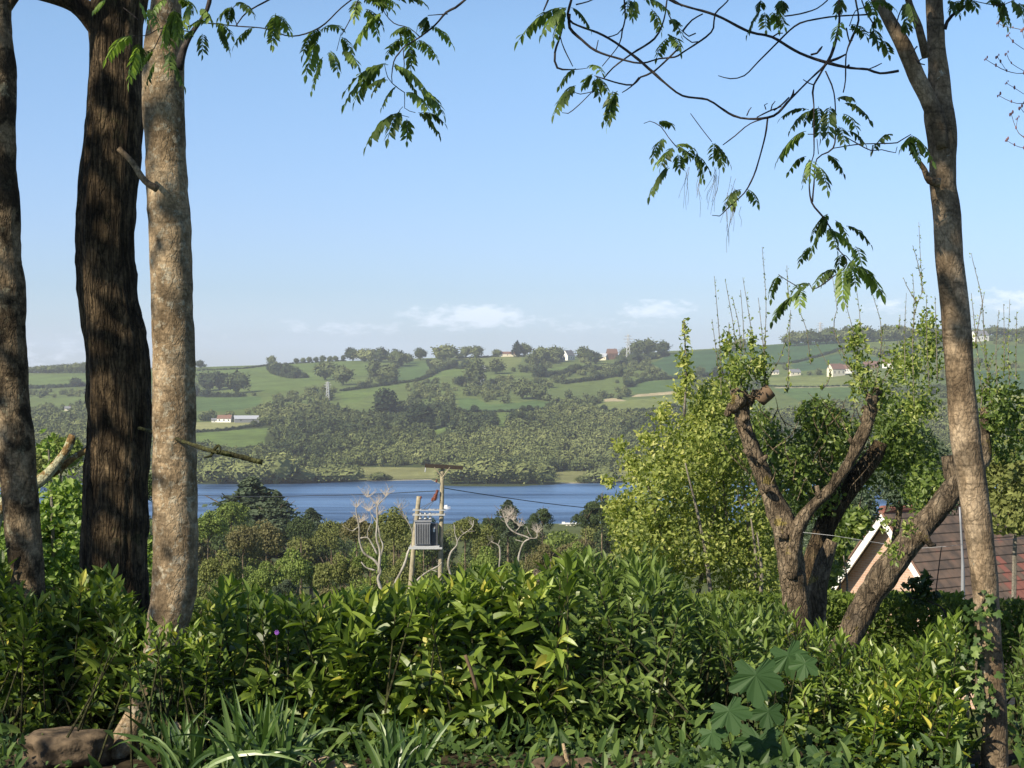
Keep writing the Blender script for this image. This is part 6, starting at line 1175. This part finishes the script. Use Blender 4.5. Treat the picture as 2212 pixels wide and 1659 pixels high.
    # twigs
    a = Acc(); tubepx(a, [(378, 1560, 5), (405, 1590, 4.5), (432, 1628, 3)], 6.75, seg=8, step=.02, rough=.3, rscale=30); props(a.build('dead_twig', M['stone'], None, True), 'peeled pale dead twig slanting beside the pale trunk foot', 'twig')
    a = Acc(); tubepx(a, [(1216, 1606, 3), (1222, 1630, 4.5), (1228, 1660, 5)], 6.6, seg=8, step=.02, rough=.3, rscale=30); props(a.build('dead_twig', M['stone'], None, True), 'short pinkish bare twig standing between the two boulders', 'twig')
    a = Acc(); tubepx(a, [(1005, 1415, 4), (1018, 1450, 4), (1030, 1490, 4)], 7.2, seg=8, step=.02, rough=.2); props(a.build('dead_twig', M['cut_wood'], None, True), 'brown bare stem inside the centre laurel', 'twig')
    # purple flower
    o = empty('purple_flower', P(598, 1380, 7.15), 'single small purple flower in the laurel right of the pale trunk', 'flower'); lf = Acc(); n = 9; a0 = np.arange(n)*2*math.pi/n
    lf.inst(OVAL, frames(np.column_stack((np.cos(a0), np.full(n, -.3), np.sin(a0))), np.tile(np.array((0, -1., .2)), (n, 1)), np.full(n, .011)), np.tile(P(598, 1366, 7.05), (n, 1)), np.full(n, .5)); lf.build('petals', M['flower'], o)
    a = Acc(); tube(a, np.array((P(598, 1366, 7.11), P(600, 1440, 7.2))), np.array((.002, .003)), seg=5); a.build('stem', M['moss_twig'], o)
    # ground ivy at the bottom
    lf = Acc(); n = 3600; x = rng.uniform(-100, 2320, n); d = rng.uniform(6.2, 7.3, n); z = rng.uniform(.0, .10, n)+.05*noise3(np.column_stack((x/60, d, x*0)), 2); kk = ~((x > 45) & (x < 345) & (rng.random(n) < .88)) & ~((x > 2085) & (x < 2190)); x, d, z = x[kk], d[kk], z[kk]; n = len(x); p = np.column_stack(((x-CXP)/F*d, d, z))
    lf.inst(IVY, frames(rng.normal(0, .7, (n, 3))+np.array((0, -.3, -.3)), rng.normal(0, .4, (n, 3))+np.array((-.1, -.6, .8)), rng.uniform(.014, .034, n)), p, rng.uniform(0, .75, n)); k = rng.permutation(n)[:700]; lf.inst(LAUREL, frames(rng.normal(0, .6, (700, 3))+np.array((0, -.1, .7)), rng.normal(0, .5, (700, 3))+np.array((-.2, -.7, .6)), rng.uniform(.04, .095, 700)), p[k]+np.array((.01, 0, .02)), rng.uniform(.2, .9, 700)); props(lf.build('ground_cover', M['ivy']), 'creeping ivy and low leaves along the bottom edge', 'ground cover', None, 'stuff')
garden()
# ------------------------------------------------------------------ haze
def haze():
    V = [(x, y, z) for x in (-9000, 9000) for y in (-90, 5600) for z in (-75, 150)]
    # ground beyond these limits is outside the view
    m = bpy.data.materials.new('haze_air'); m.use_nodes = True; nt = m.node_tree; nt.nodes.clear(); out = nt.nodes.new('ShaderNodeOutputMaterial'); pv = nt.nodes.new('ShaderNodeVolumePrincipled')
    pv.inputs['Color'].default_value = (.90, .94, 1, 1); pv.inputs['Density'].default_value = .00013; pv.inputs['Anisotropy'].default_value = .2; nt.links.new(pv.outputs[0], out.inputs['Volume'])
    o = mk('haze', V, np.array([[0, 1, 3, 2], [4, 6, 7, 5], [0, 4, 5, 1], [2, 3, 7, 6], [0, 2, 6, 4], [1, 5, 7, 3]]), m); props(o, kind='stuff'); o['label'] = 'thin pale blue haze over the valley'; o['category'] = 'haze'
haze()
